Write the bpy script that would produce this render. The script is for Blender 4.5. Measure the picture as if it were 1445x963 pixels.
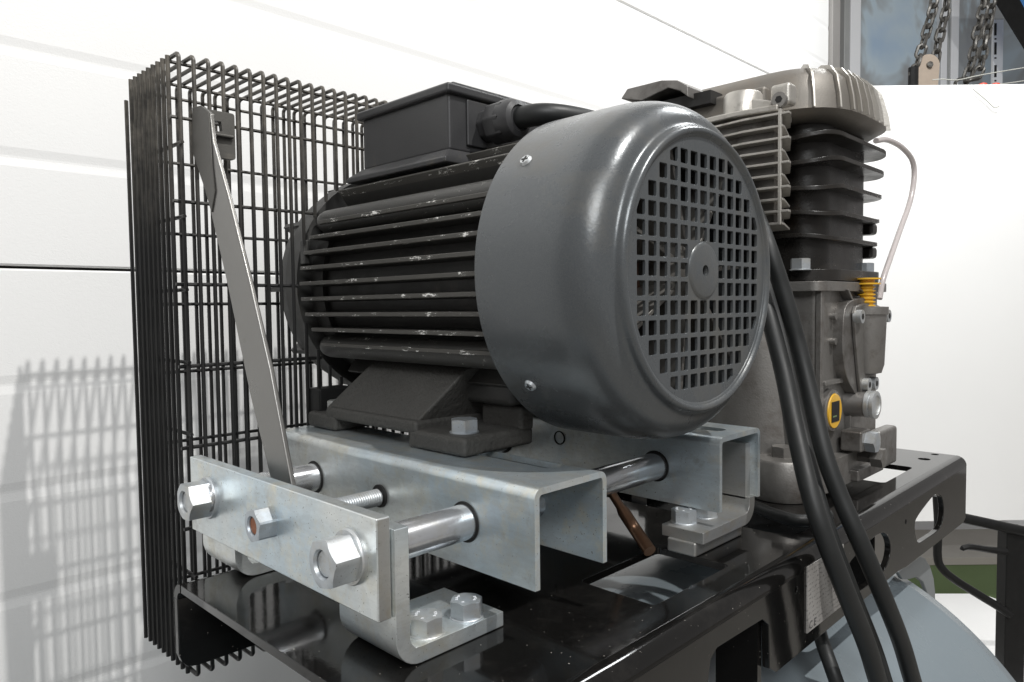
import bpy, bmesh, math, random
from math import sin, cos, pi, radians, sqrt
from mathutils import Vector, Matrix, geometry

random.seed(7)
for o in list(bpy.data.objects):
    bpy.data.objects.remove(o)
scene = bpy.context.scene
COL = scene.collection
floor_z = -4.4
S = 0.17                       # metres per drawing unit (one unit = height of the lens over the platform)

# ------------------------------------------------------------------ camera
F_PX, YAW, PITCH, ROLL = 1025.68, radians(-44.527), radians(2.7216), radians(-0.6606)
fw = Vector((sin(YAW)*cos(PITCH), cos(YAW)*cos(PITCH), -sin(PITCH)))
r0 = Vector((cos(YAW), -sin(YAW), 0)); u0 = r0.cross(fw)
rt = cos(ROLL)*r0 + sin(ROLL)*u0
up = -sin(ROLL)*r0 + cos(ROLL)*u0
cd = bpy.data.cameras.new('camera'); cam = bpy.data.objects.new('camera', cd); COL.objects.link(cam)
cam.matrix_world = Matrix(((rt.x, up.x, -fw.x, 0), (rt.y, up.y, -fw.y, 0), (rt.z, up.z, -fw.z, 1.0*S), (0, 0, 0, 1)))
cd.sensor_width = 36; cd.lens = F_PX/1445*36; cd.clip_start = 0.01; cd.clip_end = 60
scene.camera = cam

# ------------------------------------------------------------------ light
w = bpy.data.worlds.new('World'); scene.world = w; w.use_nodes = True
w.node_tree.nodes['Background'].inputs['Color'].default_value = (1.0, 0.97, 0.95, 1)
w.node_tree.nodes['Background'].inputs['Strength'].default_value = 0.30
def area(name, loc, target, size, power, col=(1, 1, 1), size_y=None):
    l = bpy.data.lights.new(name, 'AREA'); l.energy = power; l.color = col
    l.shape = 'RECTANGLE' if size_y else 'DISK'; l.size = size*S
    if size_y: l.size_y = size_y*S
    o = bpy.data.objects.new(name, l); COL.objects.link(o)
    o.location = Vector(loc)*S
    d = (Vector(target)-Vector(loc)).normalized()
    o.rotation_euler = d.to_track_quat('-Z', 'Y').to_euler()
    return o
area('workshop_lamp', (-3.66+.652*12, 1.21+.129*12, 2.07+.747*12), (-3.2, 2.2, .8), 0.17, 34, (1, .985, .96))
area('added_fill_lamp', (5.0, -4.2, 7.6), (-2.6, 2.4, .9), 4.6, 21, (.97, .99, 1), 3.5)  # unseen fill lamp, added to lift the front of the machine
area('added_board_lamp', (-1.2, 8.6, 7.5), (-3.2, 9.5, 1.0), 2.6, 10, (.97, .99, 1), 1.2)  # unseen soft lamp, added to brighten the white board side
scene.view_settings.view_transform = 'Standard'
scene.view_settings.look = 'None'
scene.view_settings.exposure = 0.0
scene.view_settings.gamma = 1.0

# ------------------------------------------------------------------ helpers
def ray(px, py):
    return fw + rt*((px-722.5)/F_PX) - up*((py-481.5)/F_PX)
def at(px, py, ax, v):
    """point of the plane <axis> = v that the photograph shows at this place"""
    d = ray(px, py); t = (v-(0, 0, 1)[ax])/d[ax]
    return Vector((0, 0, 1)) + d*t
def atd(px, py, depth):
    return Vector((0, 0, 1)) + ray(px, py)*depth

class MB:
    def __init__(s): s.v = []; s.f = []
    def add(s, vs, fs):
        b = len(s.v); s.v += [Vector(v) for v in vs]; s.f += [tuple(b+i for i in f) for f in fs]; return s
    def box(s, x0, x1, y0, y1, z0, z1):
        return s.add([(x0,y0,z0),(x1,y0,z0),(x1,y1,z0),(x0,y1,z0),(x0,y0,z1),(x1,y0,z1),(x1,y1,z1),(x0,y1,z1)],
                     [(0,3,2,1),(4,5,6,7),(0,1,5,4),(1,2,6,5),(2,3,7,6),(3,0,4,7)])
    def cyl(s, a, b, r, n=24, r2=None, caps=True, rot=0):
        a = Vector(a); b = Vector(b); r2 = r if r2 is None else r2
        d = (b-a).normalized(); q = d.orthogonal().normalized()
        if abs(d.z) < .9: q = Vector((0,0,1)).cross(d).normalized()
        p = d.cross(q)
        vs = []
        for c, rr in ((a, r), (b, r2)):
            for i in range(n):
                t = 2*pi*i/n+rot; vs.append(c+q*rr*cos(t)+p*rr*sin(t))
        fs = [(i, (i+1) % n, n+(i+1) % n, n+i) for i in range(n)]
        if caps: fs += [tuple(range(n-1, -1, -1)), tuple(range(n, 2*n))]
        return s.add(vs, fs)
    def lathe(s, c, ax, prof, n=48, closed=False):
        """prof = [(distance along axis, radius)]; ax 0,1,2"""
        c = Vector(c); e = [Vector((1,0,0)), Vector((0,1,0)), Vector((0,0,1))]
        d, q, p = e[ax], e[(ax+1) % 3], e[(ax+2) % 3]
        vs = []; m = len(prof)
        for (h, r) in prof:
            for i in range(n):
                t = 2*pi*i/n; vs.append(c+d*h+q*r*cos(t)+p*r*sin(t))
        fs = []
        for k in range(m if closed else m-1):
            k2 = (k+1) % m
            for i in range(n):
                j = (i+1) % n; fs.append((k*n+i, k*n+j, k2*n+j, k2*n+i))
        if not closed:
            if prof[0][1] > 1e-6: fs.append(tuple(range(n-1, -1, -1)))
            if prof[-1][1] > 1e-6: fs.append(tuple(range((m-1)*n, m*n)))
        return s.add(vs, fs)
    def tube(s, pts, r, n=10, close=False):
        pts = [Vector(p) for p in pts]; m = len(pts); vs = []
        rr = r if isinstance(r, (list, tuple)) else [r]*m
        prev = None
        for i in range(m):
            if close: t = (pts[(i+1) % m]-pts[i-1]).normalized()
            elif i == 0: t = (pts[1]-pts[0]).normalized()
            elif i == m-1: t = (pts[-1]-pts[-2]).normalized()
            else: t = ((pts[i+1]-pts[i]).normalized()+(pts[i]-pts[i-1]).normalized()).normalized()
            if prev is None: q = t.orthogonal().normalized()
            else:
                q = prev-t*prev.dot(t); q.normalize()
            prev = q; p = t.cross(q)
            for k in range(n):
                a = 2*pi*k/n; vs.append(pts[i]+(q*cos(a)+p*sin(a))*rr[i])
        fs = []
        for i in range(m if close else m-1):
            i2 = (i+1) % m
            for k in range(n):
                k2 = (k+1) % n; fs.append((i*n+k, i*n+k2, i2*n+k2, i2*n+k))
        if not close: fs += [tuple(range(n-1, -1, -1)), tuple(range((m-1)*n, m*n))]
        return s.add(vs, fs)
    def prism(s, poly, ax, a, b, holes=()):
        """flat outline (list of 2-D points) with holes, extruded along axis ax from a to b"""
        o1, o2 = ((1, 2), (0, 2), (0, 1))[ax]
        def p3(p, h):
            v = [0, 0, 0]; v[ax] = h; v[o1] = p[0]; v[o2] = p[1]; return tuple(v)
        loops = [list(poly)]+[list(h) for h in holes]
        pts = [Vector(p) for l in loops for p in l]; edges = []; b0 = 0
        for l in loops:
            edges += [(b0+i, b0+(i+1) % len(l)) for i in range(len(l))]; b0 += len(l)
        vo, eo, fo, _, _, _ = geometry.delaunay_2d_cdt(pts, edges, [], 1 if not holes else 0, 1e-7)
        def inside(p, l):
            c = False; n = len(l); x, y = p
            for i in range(n):
                x1, y1 = l[i][0], l[i][1]; x2, y2 = l[(i+1) % n][0], l[(i+1) % n][1]
                if (y1 > y) != (y2 > y) and x < (x2-x1)*(y-y1)/(y2-y1)+x1: c = not c
            return c
        tris = []
        for f in fo:
            c = sum((vo[i] for i in f), Vector((0, 0)))/len(f)
            if inside(c, loops[0]) and not any(inside(c, h) for h in loops[1:]): tris.append(tuple(f))
        n = len(vo); used = {}
        for f in tris:
            for i in range(len(f)):
                e = (f[i], f[(i+1) % len(f)]); used[e] = used.get(e, 0)+1
        fs = [tuple(f) for f in tris]+[tuple(n+i for i in reversed(f)) for f in tris]
        for (i, j) in used:
            if (j, i) not in used: fs.append((j, i, n+i, n+j))
        return s.add([p3(v, b) for v in vo]+[p3(v, a) for v in vo], fs)
    def xf(s, M):
        s.v = [M @ v for v in s.v]; return s
    def build(s, name, mat, parent=None, bevel=0, seg=2, smooth=True, ang=35, label=None):
        org = ORG.get(parent.name if parent else None, Vector((0, 0, 0)))
        me = bpy.data.meshes.new(name)
        vs_ = [EYE+(v-EYE)*KS for v in s.v] if KS != 1 else s.v
        me.from_pydata([tuple((v-org)*S) for v in vs_], [], s.f)
        bm = bmesh.new(); bm.from_mesh(me)
        bmesh.ops.remove_doubles(bm, verts=bm.verts, dist=1e-6)
        bmesh.ops.recalc_face_normals(bm, faces=bm.faces)
        bm.to_mesh(me); bm.free()
        me.materials.append(mat)
        if smooth:
            for p in me.polygons: p.use_smooth = True
            me.set_sharp_from_angle(angle=radians(ang))
        o = bpy.data.objects.new(name, me); COL.objects.link(o)
        if parent:
            o.parent = parent
        ORG[o.name] = org
        if bevel:
            b = o.modifiers.new('bevel', 'BEVEL'); b.width = bevel*S; b.segments = seg
            b.limit_method = 'ANGLE'; b.angle_limit = radians(40); b.harden_normals = True
        if label: o['label'] = label
        return o
ORG = {}
KS = 1.0                       # size of the assembly being built: motor, slide and guard were drawn 1/0.95 too large
EYE = Vector((0, 0, 1))
def empty(name, loc, label, cat, group=None):
    o = bpy.data.objects.new(name, None); COL.objects.link(o)
    o.location = Vector(loc)*S; o.empty_display_size = .02; ORG[o.name] = Vector(loc)
    o['label'] = label; o['category'] = cat
    if group: o['group'] = group
    return o
def tag(o, label, cat, group=None):
    o['label'] = label; o['category'] = cat
    if group: o['group'] = group
    return o
def struct(o): o['kind'] = 'structure'; return o
def spline(pts, n=8):
    pts = [Vector(p) for p in pts]; out = []
    P = [pts[0]*2-pts[1]]+pts+[pts[-1]*2-pts[-2]]
    for i in range(1, len(P)-2):
        for k in range(n):
            t = k/n; a, b, c, d = P[i-1], P[i], P[i+1], P[i+2]
            out.append(.5*((2*b)+(c-a)*t+(2*a-5*b+4*c-d)*t*t+(3*b-a-3*c+d)*t**3))
    out.append(pts[-1]); return out
def rrect(x0, x1, y0, y1, r, n=5):
    out = []
    for cx, cy, a0 in ((x1-r, y1-r, 0), (x0+r, y1-r, 90), (x0+r, y0+r, 180), (x1-r, y0+r, 270)):
        for k in range(n+1):
            a = radians(a0+90*k/n); out.append((cx+r*cos(a), cy+r*sin(a)))
    return out
def circle(cx, cy, r, n=24): return [(cx+r*cos(2*pi*k/n), cy+r*sin(2*pi*k/n)) for k in range(n)]

# ------------------------------------------------------------------ materials
class NT:
    def __init__(s, name):
        s.m = bpy.data.materials.new(name); s.m.use_nodes = True
        s.t = s.m.node_tree; s.b = s.t.nodes['Principled BSDF']
        s.co = s.t.nodes.new('ShaderNodeTexCoord').outputs['Object']
    def n(s, typ, **k):
        n = s.t.nodes.new(typ)
        for a, v in k.items(): setattr(n, a, v)
        return n
    def link(s, a, b): s.t.links.new(a, b)
    def noise(s, scale, detail=4, rough=.6, stretch=None, dist=0):
        n = s.n('ShaderNodeTexNoise'); n.inputs['Scale'].default_value = scale; n.inputs['Detail'].default_value = detail
        n.inputs['Roughness'].default_value = rough; n.inputs['Distortion'].default_value = dist
        if stretch:
            mp = s.n('ShaderNodeMapping'); mp.inputs['Scale'].default_value = stretch
            s.link(s.co, mp.inputs['Vector']); s.link(mp.outputs['Vector'], n.inputs['Vector'])
        else: s.link(s.co, n.inputs['Vector'])
        return n.outputs['Fac']
    def ramp(s, fac, stops, interp='LINEAR'):
        r = s.n('ShaderNodeValToRGB'); r.color_ramp.interpolation = interp
        el = r.color_ramp.elements
        while len(el) < len(stops): el.new(.5)
        for e, (p, c) in zip(el, stops):
            e.position = p; e.color = (c, c, c, 1) if isinstance(c, (int, float)) else (*c, 1)
        s.link(fac, r.inputs['Fac']); return r.outputs['Color']
    def mix(s, fac, a, b, typ='MIX'):
        m = s.n('ShaderNodeMix', data_type='RGBA', blend_type=typ)
        for v, i in ((fac, 0), (a, 6), (b, 7)):
            if isinstance(v, (int, float)): m.inputs[i].default_value = v if i == 0 else (v, v, v, 1)
            elif isinstance(v, tuple): m.inputs[i].default_value = (*v, 1)
            else: s.link(v, m.inputs[i])
        return m.outputs[2]
    def bump(s, h, strength=.3, dist=.001):
        b = s.n('ShaderNodeBump'); b.inputs['Strength'].default_value = strength; b.inputs['Distance'].default_value = dist
        s.link(h, b.inputs['Height']); s.link(b.outputs['Normal'], s.b.inputs['Normal'])
    def set(s, **k):
        for a, v in k.items():
            i = s.b.inputs[a.replace('_', ' ')]
            if isinstance(v, (int, float)): i.default_value = v
            elif isinstance(v, tuple): i.default_value = (*v, 1)
            else: s.link(v, i)
        return s.m

def painted(name, c1, c2, r1, r2, scale=60, dust=None, dust_amt=(.6, .75), bump=.15, bscale=900, metal=0, coat=0, bdist=.0004):
    t = NT(name)
    n1 = t.noise(scale, 6); n2 = t.noise(bscale, 3)
    col = t.mix(n1, c1, c2)
    if dust:
        d = t.ramp(t.noise(scale*.6, 8, .7), [(dust_amt[0], 0.), (dust_amt[1], 1.)])
        col = t.mix(d, col, dust)
    t.set(Base_Color=col, Roughness=t.ramp(n1, [(.3, r1), (.7, r2)]), Metallic=metal, Coat_Weight=coat)
    t.bump(n2, bump, bdist)
    return t.m

def zinc_mat(name, base=(.84, .87, .855), blue=(.64, .74, .80), warm=(.76, .75, .66), rough=(.26, .42), streak=(40, 40, 40)):
    t = NT(name)
    a = t.noise(14, 3, .5, streak and (1, 1, 1)); b = t.noise(55, 6, .7); g = t.noise(420, 4, .7, (.25, .25, 1.0))
    col = t.mix(t.ramp(a, [(.40, 0.), (.62, 1.)]), base, blue)
    col = t.mix(t.ramp(b, [(.50, 0.), (.72, 1.)]), col, warm)
    col = t.mix(t.ramp(g, [(.3, .18), (.7, 0.)]), col, (.22, .22, .2))
    vo = t.n('ShaderNodeTexVoronoi'); vo.inputs['Scale'].default_value = 160; t.link(t.co, vo.inputs['Vector'])
    spg = t.n('ShaderNodeSeparateColor'); t.link(vo.outputs['Color'], spg.inputs[0])
    col = t.mix(t.ramp(spg.outputs[0], [(.2, .14), (.9, 0.)]), col, (.38, .40, .42))
    sp = t.ramp(t.noise(900, 2, .5), [(.70, 0.), (.74, 1.)])
    col = t.mix(sp, col, (.12, .11, .09))
    gr = t.ramp(t.noise(38, 9, .8), [(.56, 0.), (.80, .7)])
    col = t.mix(gr, col, (.26, .24, .20))
    ro = t.mix(t.noise(30, 6, .7), rough[0], rough[1])
    t.set(Base_Color=col, Metallic=.78, Roughness=ro); t.bump(t.noise(700, 4, .7), .14, .0002)
    return t.m

M = {}
M['zinc'] = zinc_mat('zinc_plated_steel')
M['bolt'] = zinc_mat('dull_zinc_bolt', (.62, .64, .65), (.52, .57, .62), (.58, .56, .5), (.36, .52))
M['edge'] = zinc_mat('sawn_steel', (.46, .45, .42), (.40, .41, .42), (.38, .34, .27), (.38, .55))
M['rod'] = zinc_mat('turned_steel', (.62, .63, .65), (.55, .58, .62), (.55, .54, .5), (.12, .26))
M['arm'] = painted('grey_steel_strap', (.20, .195, .185), (.25, .245, .235), .26, .42, 30, (.16, .15, .13), (.6, .75), .15, 1200, .8)
M['armdark'] = painted('dark_grey_tab_and_bend_shade', (.085, .082, .075), (.12, .115, .105), .4, .55, 40, (.2, .18, .15), (.6, .8), .3, 700, .4)  # for the tab; also paints the shade on the strap's bend
M['frame'] = painted('grey_black_cast_paint', (.030, .030, .029), (.050, .049, .046), .42, .60, 40, (.10, .09, .075), (.58, .80), .35, 700)
M['foot'] = painted('sand_cast_grey_paint', (.040, .039, .036), (.062, .060, .055), .55, .72, 40, (.11, .095, .07), (.60, .80), .9, 300, bdist=.0012)
t = NT('grey_enamel')
n1 = t.noise(16, 7, .65); peel = t.noise(420, 2, .5); grit = t.noise(1300, 3, .7)
sc = t.ramp(t.noise(70, 9, .9, (.25, 1, 1.6)), [(.685, 0.), (.70, 1.)])
du = t.ramp(t.noise(11, 8, .75), [(.50, 0.), (.78, .75)])
col = t.mix(n1, (.068, .076, .083), (.094, .102, .108))
col = t.mix(t.ramp(grit, [(.35, 0.), (.75, .35)]), col, (.16, .16, .155))
col = t.mix(du, col, (.135, .125, .105)); col = t.mix(sc, col, (.24, .24, .23))
t.set(Base_Color=col, Roughness=t.mix(du, t.mix(n1, .20, .34), .5), Metallic=.30); t.bump(peel, .12, .0006); M['cowl'] = t.m
M['box'] = painted('satin_black_moulding', (.030, .030, .032), (.044, .044, .045), .34, .50, 30, (.10, .092, .065), (.55, .78), .2, 1000)
M['rubber'] = painted('black_rubber', (.012, .013, .013), (.020, .021, .021), .42, .55, 60, None, (.6, .7), .1, 1500)
M['cylblack'] = painted('black_enamel_iron', (.009, .0085, .008), (.022, .019, .016), .22, .42, 40, (.035, .025, .018), (.55, .8), .4, 500)
M['alu'] = painted('stained_cast_aluminium', (.32, .31, .295), (.16, .152, .142), .36, .60, 45, (.12, .10, .085), (.52, .74), .5, 650, .75)
M['alul'] = painted('light_cast_alloy', (.56, .54, .50), (.36, .34, .31), .34, .5, 60, (.20, .18, .15), (.55, .75), .4, 650, .7)
M['alu_d'] = painted('oily_cast_aluminium', (.26, .25, .238), (.13, .122, .115), .34, .6, 45, (.07, .06, .05), (.50, .70), .5, 650, .7)
M['head'] = painted('dusty_cast_head', (.20, .185, .165), (.15, .14, .125), .48, .62, 22, (.22, .19, .155), (.5, .75), .5, 650, .5)
M['yellow'] = painted('yellow_plastic', (.72, .42, .03), (.62, .34, .02), .3, .5, 60)
M['brass'] = painted('brass', (.65, .45, .16), (.5, .33, .1), .25, .4, 60, metal=.9)
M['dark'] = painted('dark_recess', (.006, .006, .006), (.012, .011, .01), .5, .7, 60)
M['fan'] = painted('grey_fan_alloy', (.30, .29, .27), (.12, .11, .10), .3, .5, 90, metal=.5)
M['rust'] = painted('rusty_steel', (.34, .13, .06), (.20, .07, .035), .5, .8, 200)
M['copper'] = painted('copper_lacquer', (.17, .085, .055), (.09, .05, .035), .3, .5, 100, metal=.7)
M['coppergleam'] = painted('brown_gleam_copper', (.26, .15, .09), (.16, .09, .06), .25, .45, 40, metal=.8)  # colour of the brown gleam under the slide rails
M['tank'] = painted('blue_grey_tank_paint', (.165, .20, .222), (.20, .228, .245), .20, .36, 9, (.27, .285, .29), (.66, .70), .22, 220, bdist=.0008)
M['screw'] = M['bolt']

# glossy powder coat with dust specks
t = NT('glossy_black_powder_coat')
sp = t.ramp(t.noise(520, 2, .4), [(.755, 0.), (.775, 1.)])
sm = t.noise(9, 5, .6)
col = t.mix(sp, t.mix(sm, (.004, .004, .004), (.008, .0075, .007)), (.33, .31, .28))
film = t.ramp(t.noise(22, 9, .8), [(.52, 0.), (.85, .35)])
col = t.mix(film, col, (.055, .050, .044))
t.set(Base_Color=col, Roughness=t.mix(film, t.mix(sm, .04, .11), .4), Coat_Weight=0., Specular_IOR_Level=.42)
t.bump(t.noise(160, 3), .06, .0004); M['gloss'] = t.m
# motor fins with paint knocked off the tips
t = NT('chipped_fin_paint')
sep = t.n('ShaderNodeSeparateXYZ'); t.link(t.co, sep.inputs[0])
def mth(t, op, a, b=None, c=None):
    n = t.n('ShaderNodeMath', operation=op)
    for i, v in enumerate((a, b, c)):
        if v is None: continue
        if isinstance(v, (int, float)): n.inputs[i].default_value = v
        else: t.link(v, n.inputs[i])
    return n.outputs[0]
MOTOR = (-2.5, 2.365, .44)     # foot of the motor; its axis is 0.68 above
zz = mth(t, 'SUBTRACT', sep.outputs[2], (1.114-floor_z)*S)
yy = mth(t, 'SUBTRACT', sep.outputs[1], (2.365*.95-3.0)*S)
rad = mth(t, 'SQRT', mth(t, 'ADD', mth(t, 'MULTIPLY', zz, zz), mth(t, 'MULTIPLY', yy, yy)))
chip = t.ramp(t.noise(150, 8, .85, (.32, 1, 1)), [(.588, 0.), (.598, 1.)])
tipm = mth(t, 'GREATER_THAN', rad, .565*.95*S)
cm = mth(t, 'MULTIPLY', chip, tipm)
base = t.mix(t.noise(50, 6), (.026, .026, .025), (.048, .046, .042))
tipd = t.mix(mth(t, 'MULTIPLY', tipm, .55), base, (.085, .08, .07))
t.set(Base_Color=t.mix(cm, tipd, (.85, .84, .80)), Roughness=.5); t.bump(t.noise(800, 3), .3, .0004); M['fin'] = t.m
t = NT('scuffed_ridge_paint')
chip = t.ramp(t.noise(150, 8, .85, (.7, 1, 1)), [(.625, 0.), (.635, 1.)])
t.set(Base_Color=t.mix(chip, t.mix(t.noise(50, 6), (.030, .030, .029), (.055, .053, .048)), (.8, .79, .74)), Roughness=.45); t.bump(t.noise(800, 3), .3, .0004); M['ridge'] = t.m
# guard wire: black lacquer, dusty on the upper part
t = NT('dusty_black_wire')
sep = t.n('ShaderNodeSeparateXYZ'); t.link(t.co, sep.inputs[0])
h = t.ramp(mth(t, 'DIVIDE', mth(t, 'ADD', sep.outputs[2], floor_z*S), 2.1*S), [(.60, 0.), (.98, .75)])
d = mth(t, 'MULTIPLY', h, t.ramp(t.noise(90, 5, .7), [(.35, .25), (.65, 1.)]))
t.set(Base_Color=t.mix(d, (.010, .010, .010), (.17, .152, .125)), Roughness=.42); t.bump(t.noise(900, 3), .2, .0003); M['wire'] = t.m
# embossed white door skin
t = NT('stucco_white_door_skin')
v = t.noise(330, 3, .55, (1, 1, 1.6), 1.2)
big = t.noise(4, 3)
t.set(Base_Color=t.mix(big, (.80, .795, .785), (.84, .84, .83)), Roughness=.34, Specular_IOR_Level=.4); t.bump(v, .28, .0007); M['door'] = t.m
M['white'] = painted('matt_white_board', (.86, .86, .85), (.88, .88, .87), .5, .6, 10)
M['white2'] = painted('white_frame_paint', (.78, .80, .82), (.82, .83, .85), .4, .5, 10)
M['greyframe'] = painted('grey_aluminium_frame', (.30, .31, .31), (.42, .43, .42), .4, .55, 8, metal=.3)
M['trim'] = painted('warm_grey_trim', (.28, .27, .26), (.22, .21, .20), .5, .6, 10)
M['trimw'] = painted('grey_cord', (.42, .42, .38), (.5, .5, .46), .6, .7, 60)
M['floor'] = painted('beige_concrete', (.44, .42, .38), (.36, .34, .31), .5, .7, 6, None, (.6, .7), .3, 60)
M['seam'] = painted('dusty_brown_seal', (.26, .22, .18), (.18, .155, .13), .7, .8, 60)
M['green'] = painted('green_enamel', (.10, .15, .06), (.17, .24, .11), .35, .5, 8, (.25, .26, .18), (.6, .8))
M['black'] = painted('black_tube_paint', (.010, .010, .010), (.020, .020, .020), .3, .45, 60)
M['black'].node_tree.nodes['Principled BSDF'].inputs['Specular IOR Level'].default_value = .15
M['rubber'].node_tree.nodes['Principled BSDF'].inputs['Specular IOR Level'].default_value = .35
M['greyplate'] = painted('grey_bracket_paint', (.20, .215, .225), (.23, .245, .25), .4, .5, 30)
M['chain'] = painted('greasy_steel_chain', (.11, .105, .095), (.045, .042, .04), .35, .55, 120, (.26, .25, .23), (.5, .7), .3, 900, .6)
M['blue'] = painted('blue_sheet', (.05, .20, .50), (.07, .26, .60), .4, .5, 10)
M['red'] = painted('red_plastic', (.60, .08, .05), (.5, .06, .04), .4, .5, 30)
t = NT('painted_reflection_glass')
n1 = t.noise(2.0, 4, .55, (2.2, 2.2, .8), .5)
t.set(Base_Color=t.ramp(n1, [(.36, (.27, .29, .32)), (.50, (.34, .36, .37)), (.56, (.50, .60, .67)), (.68, (.40, .52, .66))]), Roughness=.10); M['glass'] = t.m  # reflections painted into the pane colour as streaks
t = NT('clear_hose'); t.set(Base_Color=(.62, .57, .56), Roughness=.2, Transmission_Weight=.35, IOR=1.35); M['clear'] = t.m
t = NT('sight_glass'); t.set(Base_Color=(.05, .05, .03), Roughness=.08, Coat_Weight=1.); M['sight'] = t.m
t = NT('red_tinted_lens'); t.set(Base_Color=(.30, .10, .10), Roughness=.08, Coat_Weight=1.); M['lens'] = t.m
# silvered rating plate with fine print
t = NT('silver_rating_plate')
br = t.n('ShaderNodeTexBrick'); br.inputs['Scale'].default_value = 1
mp = t.n('ShaderNodeMapping'); mp.inputs['Rotation'].default_value = (0, radians(90), 0); mp.inputs['Scale'].default_value = (1, 1, 1)
txt = t.ramp(t.noise(620, 2, .8, (1, .5, 1)), [(.52, 0.), (.56, .8)])
ro = t.n('ShaderNodeTexWave', wave_type='BANDS', bands_direction='Z'); ro.inputs['Scale'].default_value = 95; ro.inputs['Distortion'].default_value = .4
t.link(t.co, ro.inputs['Vector'])
ln = t.ramp(ro.outputs['Fac'], [(.45, 0.), (.6, 1.)])
t.set(Base_Color=t.mix(mth(t, 'MULTIPLY', txt, ln), (.40, .385, .37), (.13, .125, .12)), Metallic=.3, Roughness=.45); M['plate'] = t.m
t = NT('dark_print'); t.set(Base_Color=(.07, .07, .07), Roughness=.5); M['print'] = t.m

# ------------------------------------------------------------------ the room: sectional door wall, floor
WX = -4.56
struct(MB().box(-16, 14, -8, 26, floor_z-.3, floor_z).build('floor', M['floor'], smooth=False))
wall = struct(MB().box(WX-.6, WX-.30, -6, 11.95, floor_z, 9.5).build('wall', M['seam'], smooth=False))
seams = [1.2375+2.907*k for k in (-2, -1, 0, 1, 2, 3)]
for k in range(len(seams)-1):
    z0, z1 = max(seams[k], floor_z)+.008, seams[k+1]-.008
    y0, y1 = -6, 11.78
    # door section: flat skin with four pressed grooves 0.61 apart
    prof = []; g = [z0+.57*j for j in range(1, 5)] if seams[k] > floor_z else [z1-.57*j for j in range(4, 0, -1)]
    prof.append((WX-.010, z0)); prof.append((WX, z0+.010))
    for gz in g:
        if gz < z0+.1: continue
        for dz, dx in ((-.05, 0), (-.022, -.004), (-.006, -.006), (.006, -.006), (.022, -.004), (.05, 0)): prof.append((WX+dx, gz+dz))
    prof.append((WX, z1-.010)); prof.append((WX-.010, z1)); prof.append((WX-.28, z1)); prof.append((WX-.28, z0))
    m = MB().prism([(p[0], p[1]) for p in prof], 1, y0, y1)
    m.build('door_panel', M['door'], wall, smooth=False)
# hinge end plate at the panel joint above
hb = at(868, 3, 0, WX+.02)
MB().box(WX+.002, WX+.03, hb.y-.28, hb.y, 4.19, 4.44).build('hinge_plate', M['white2'], wall, bevel=.006)
MB().cyl((WX+.03, hb.y-.07, 4.28), (WX+.06, hb.y-.07, 4.28), .045, 6).build('screw', M['bolt'], wall)
# door jamb and post at the right end of the door
MB().box(WX-.3, WX+.06, 11.80, 12.11, floor_z, 9.5).build('door_jamb', M['trim'], wall, bevel=.01)

# ------------------------------------------------------------------ distance things: window, board, chains
def facing(px, py, depth):
    """point at a distance along the view, for things standing across the far corner"""
    return atd(px, py, depth)
def quadbox(name, mat, p00, p10, p11, p01, thick, parent=None, bevel=0):
    n = (p10-p00).cross(p01-p00).normalized()
    if n.dot(fw) < 0: n = -n
    a = [p00, p10, p11, p01]
    m = MB().add(a+[p+n*thick for p in a], [(0, 1, 2, 3), (7, 6, 5, 4), (0, 4, 5, 1), (1, 5, 6, 2), (2, 6, 7, 3), (3, 7, 4, 0)])
    return m.build(name, mat, parent, bevel=bevel, smooth=bool(bevel))
# vertical plane across the room corner: origin + horizontal direction
hr = Vector((rt.x, rt.y, 0)).normalized(); hf = Vector((fw.x, fw.y, 0)).normalized()
def onplane(px, py, dist):
    d = ray(px, py); t = dist/d.dot(hf); return Vector((0, 0, 1))+d*t
def panel(name, mat, px0, px1, py0, py1, dist, thick, parent=None, bevel=0):
    """upright flat piece standing at <dist>, its four corners on one upright plane"""
    a = onplane(px0, py0, dist); b = onplane(px1, py0, dist); c = onplane(px1, py1, dist); d = onplane(px0, py1, dist)
    z1 = (a.z+b.z)/2; z0 = (c.z+d.z)/2
    xm0 = (a+d)/2; xm1 = (b+c)/2
    P = [Vector((xm0.x, xm0.y, z0)), Vector((xm1.x, xm1.y, z0)), Vector((xm1.x, xm1.y, z1)), Vector((xm0.x, xm0.y, z1))]
    return quadbox(name, mat, P[0], P[1], P[2], P[3], thick, parent, bevel)
win = empty('window', onplane(1320, 480, 17.0), 'grey framed workshop window with streaky blue grey reflections painted on its panes behind the hanging chains', 'window')
panel('frame', M['white2'], 1199, 1214, -260, 560, 16.85, .5, win, .02)
panel('frame', M['greyframe'], 1190, 1200, -260, 560, 16.9, .5, win, .02)
panel('pane', M['glass'], 1213, 1327, -260, 128, 17.1, .05, win)
panel('mullion', M['white2'], 1327, 1336, -260, 560, 16.9, .3, win, .02)
panel('mullion', M['greyframe'], 1336, 1341, -260, 560, 16.95, .3, win, .02)
panel('mullion', M['white2'], 1341, 1352, -260, 560, 16.9, .3, win, .02)
panel('pane', M['glass'], 1352, 1700, -260, 128, 17.1, .05, win)
panel('sill', M['white2'], 1190, 1700, 128, 145, 16.85, .5, win, .02)
panel('apron', M['white2'], 1213, 1700, 145, 800, 17.0, .3, win)

bd = panel('white_board', M['white'], 1185, 1640, 119, 735, 10.2, .12, None, .01)
tag(bd, 'plain bright white board standing on edge behind the compressor at the right', 'board')

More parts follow.
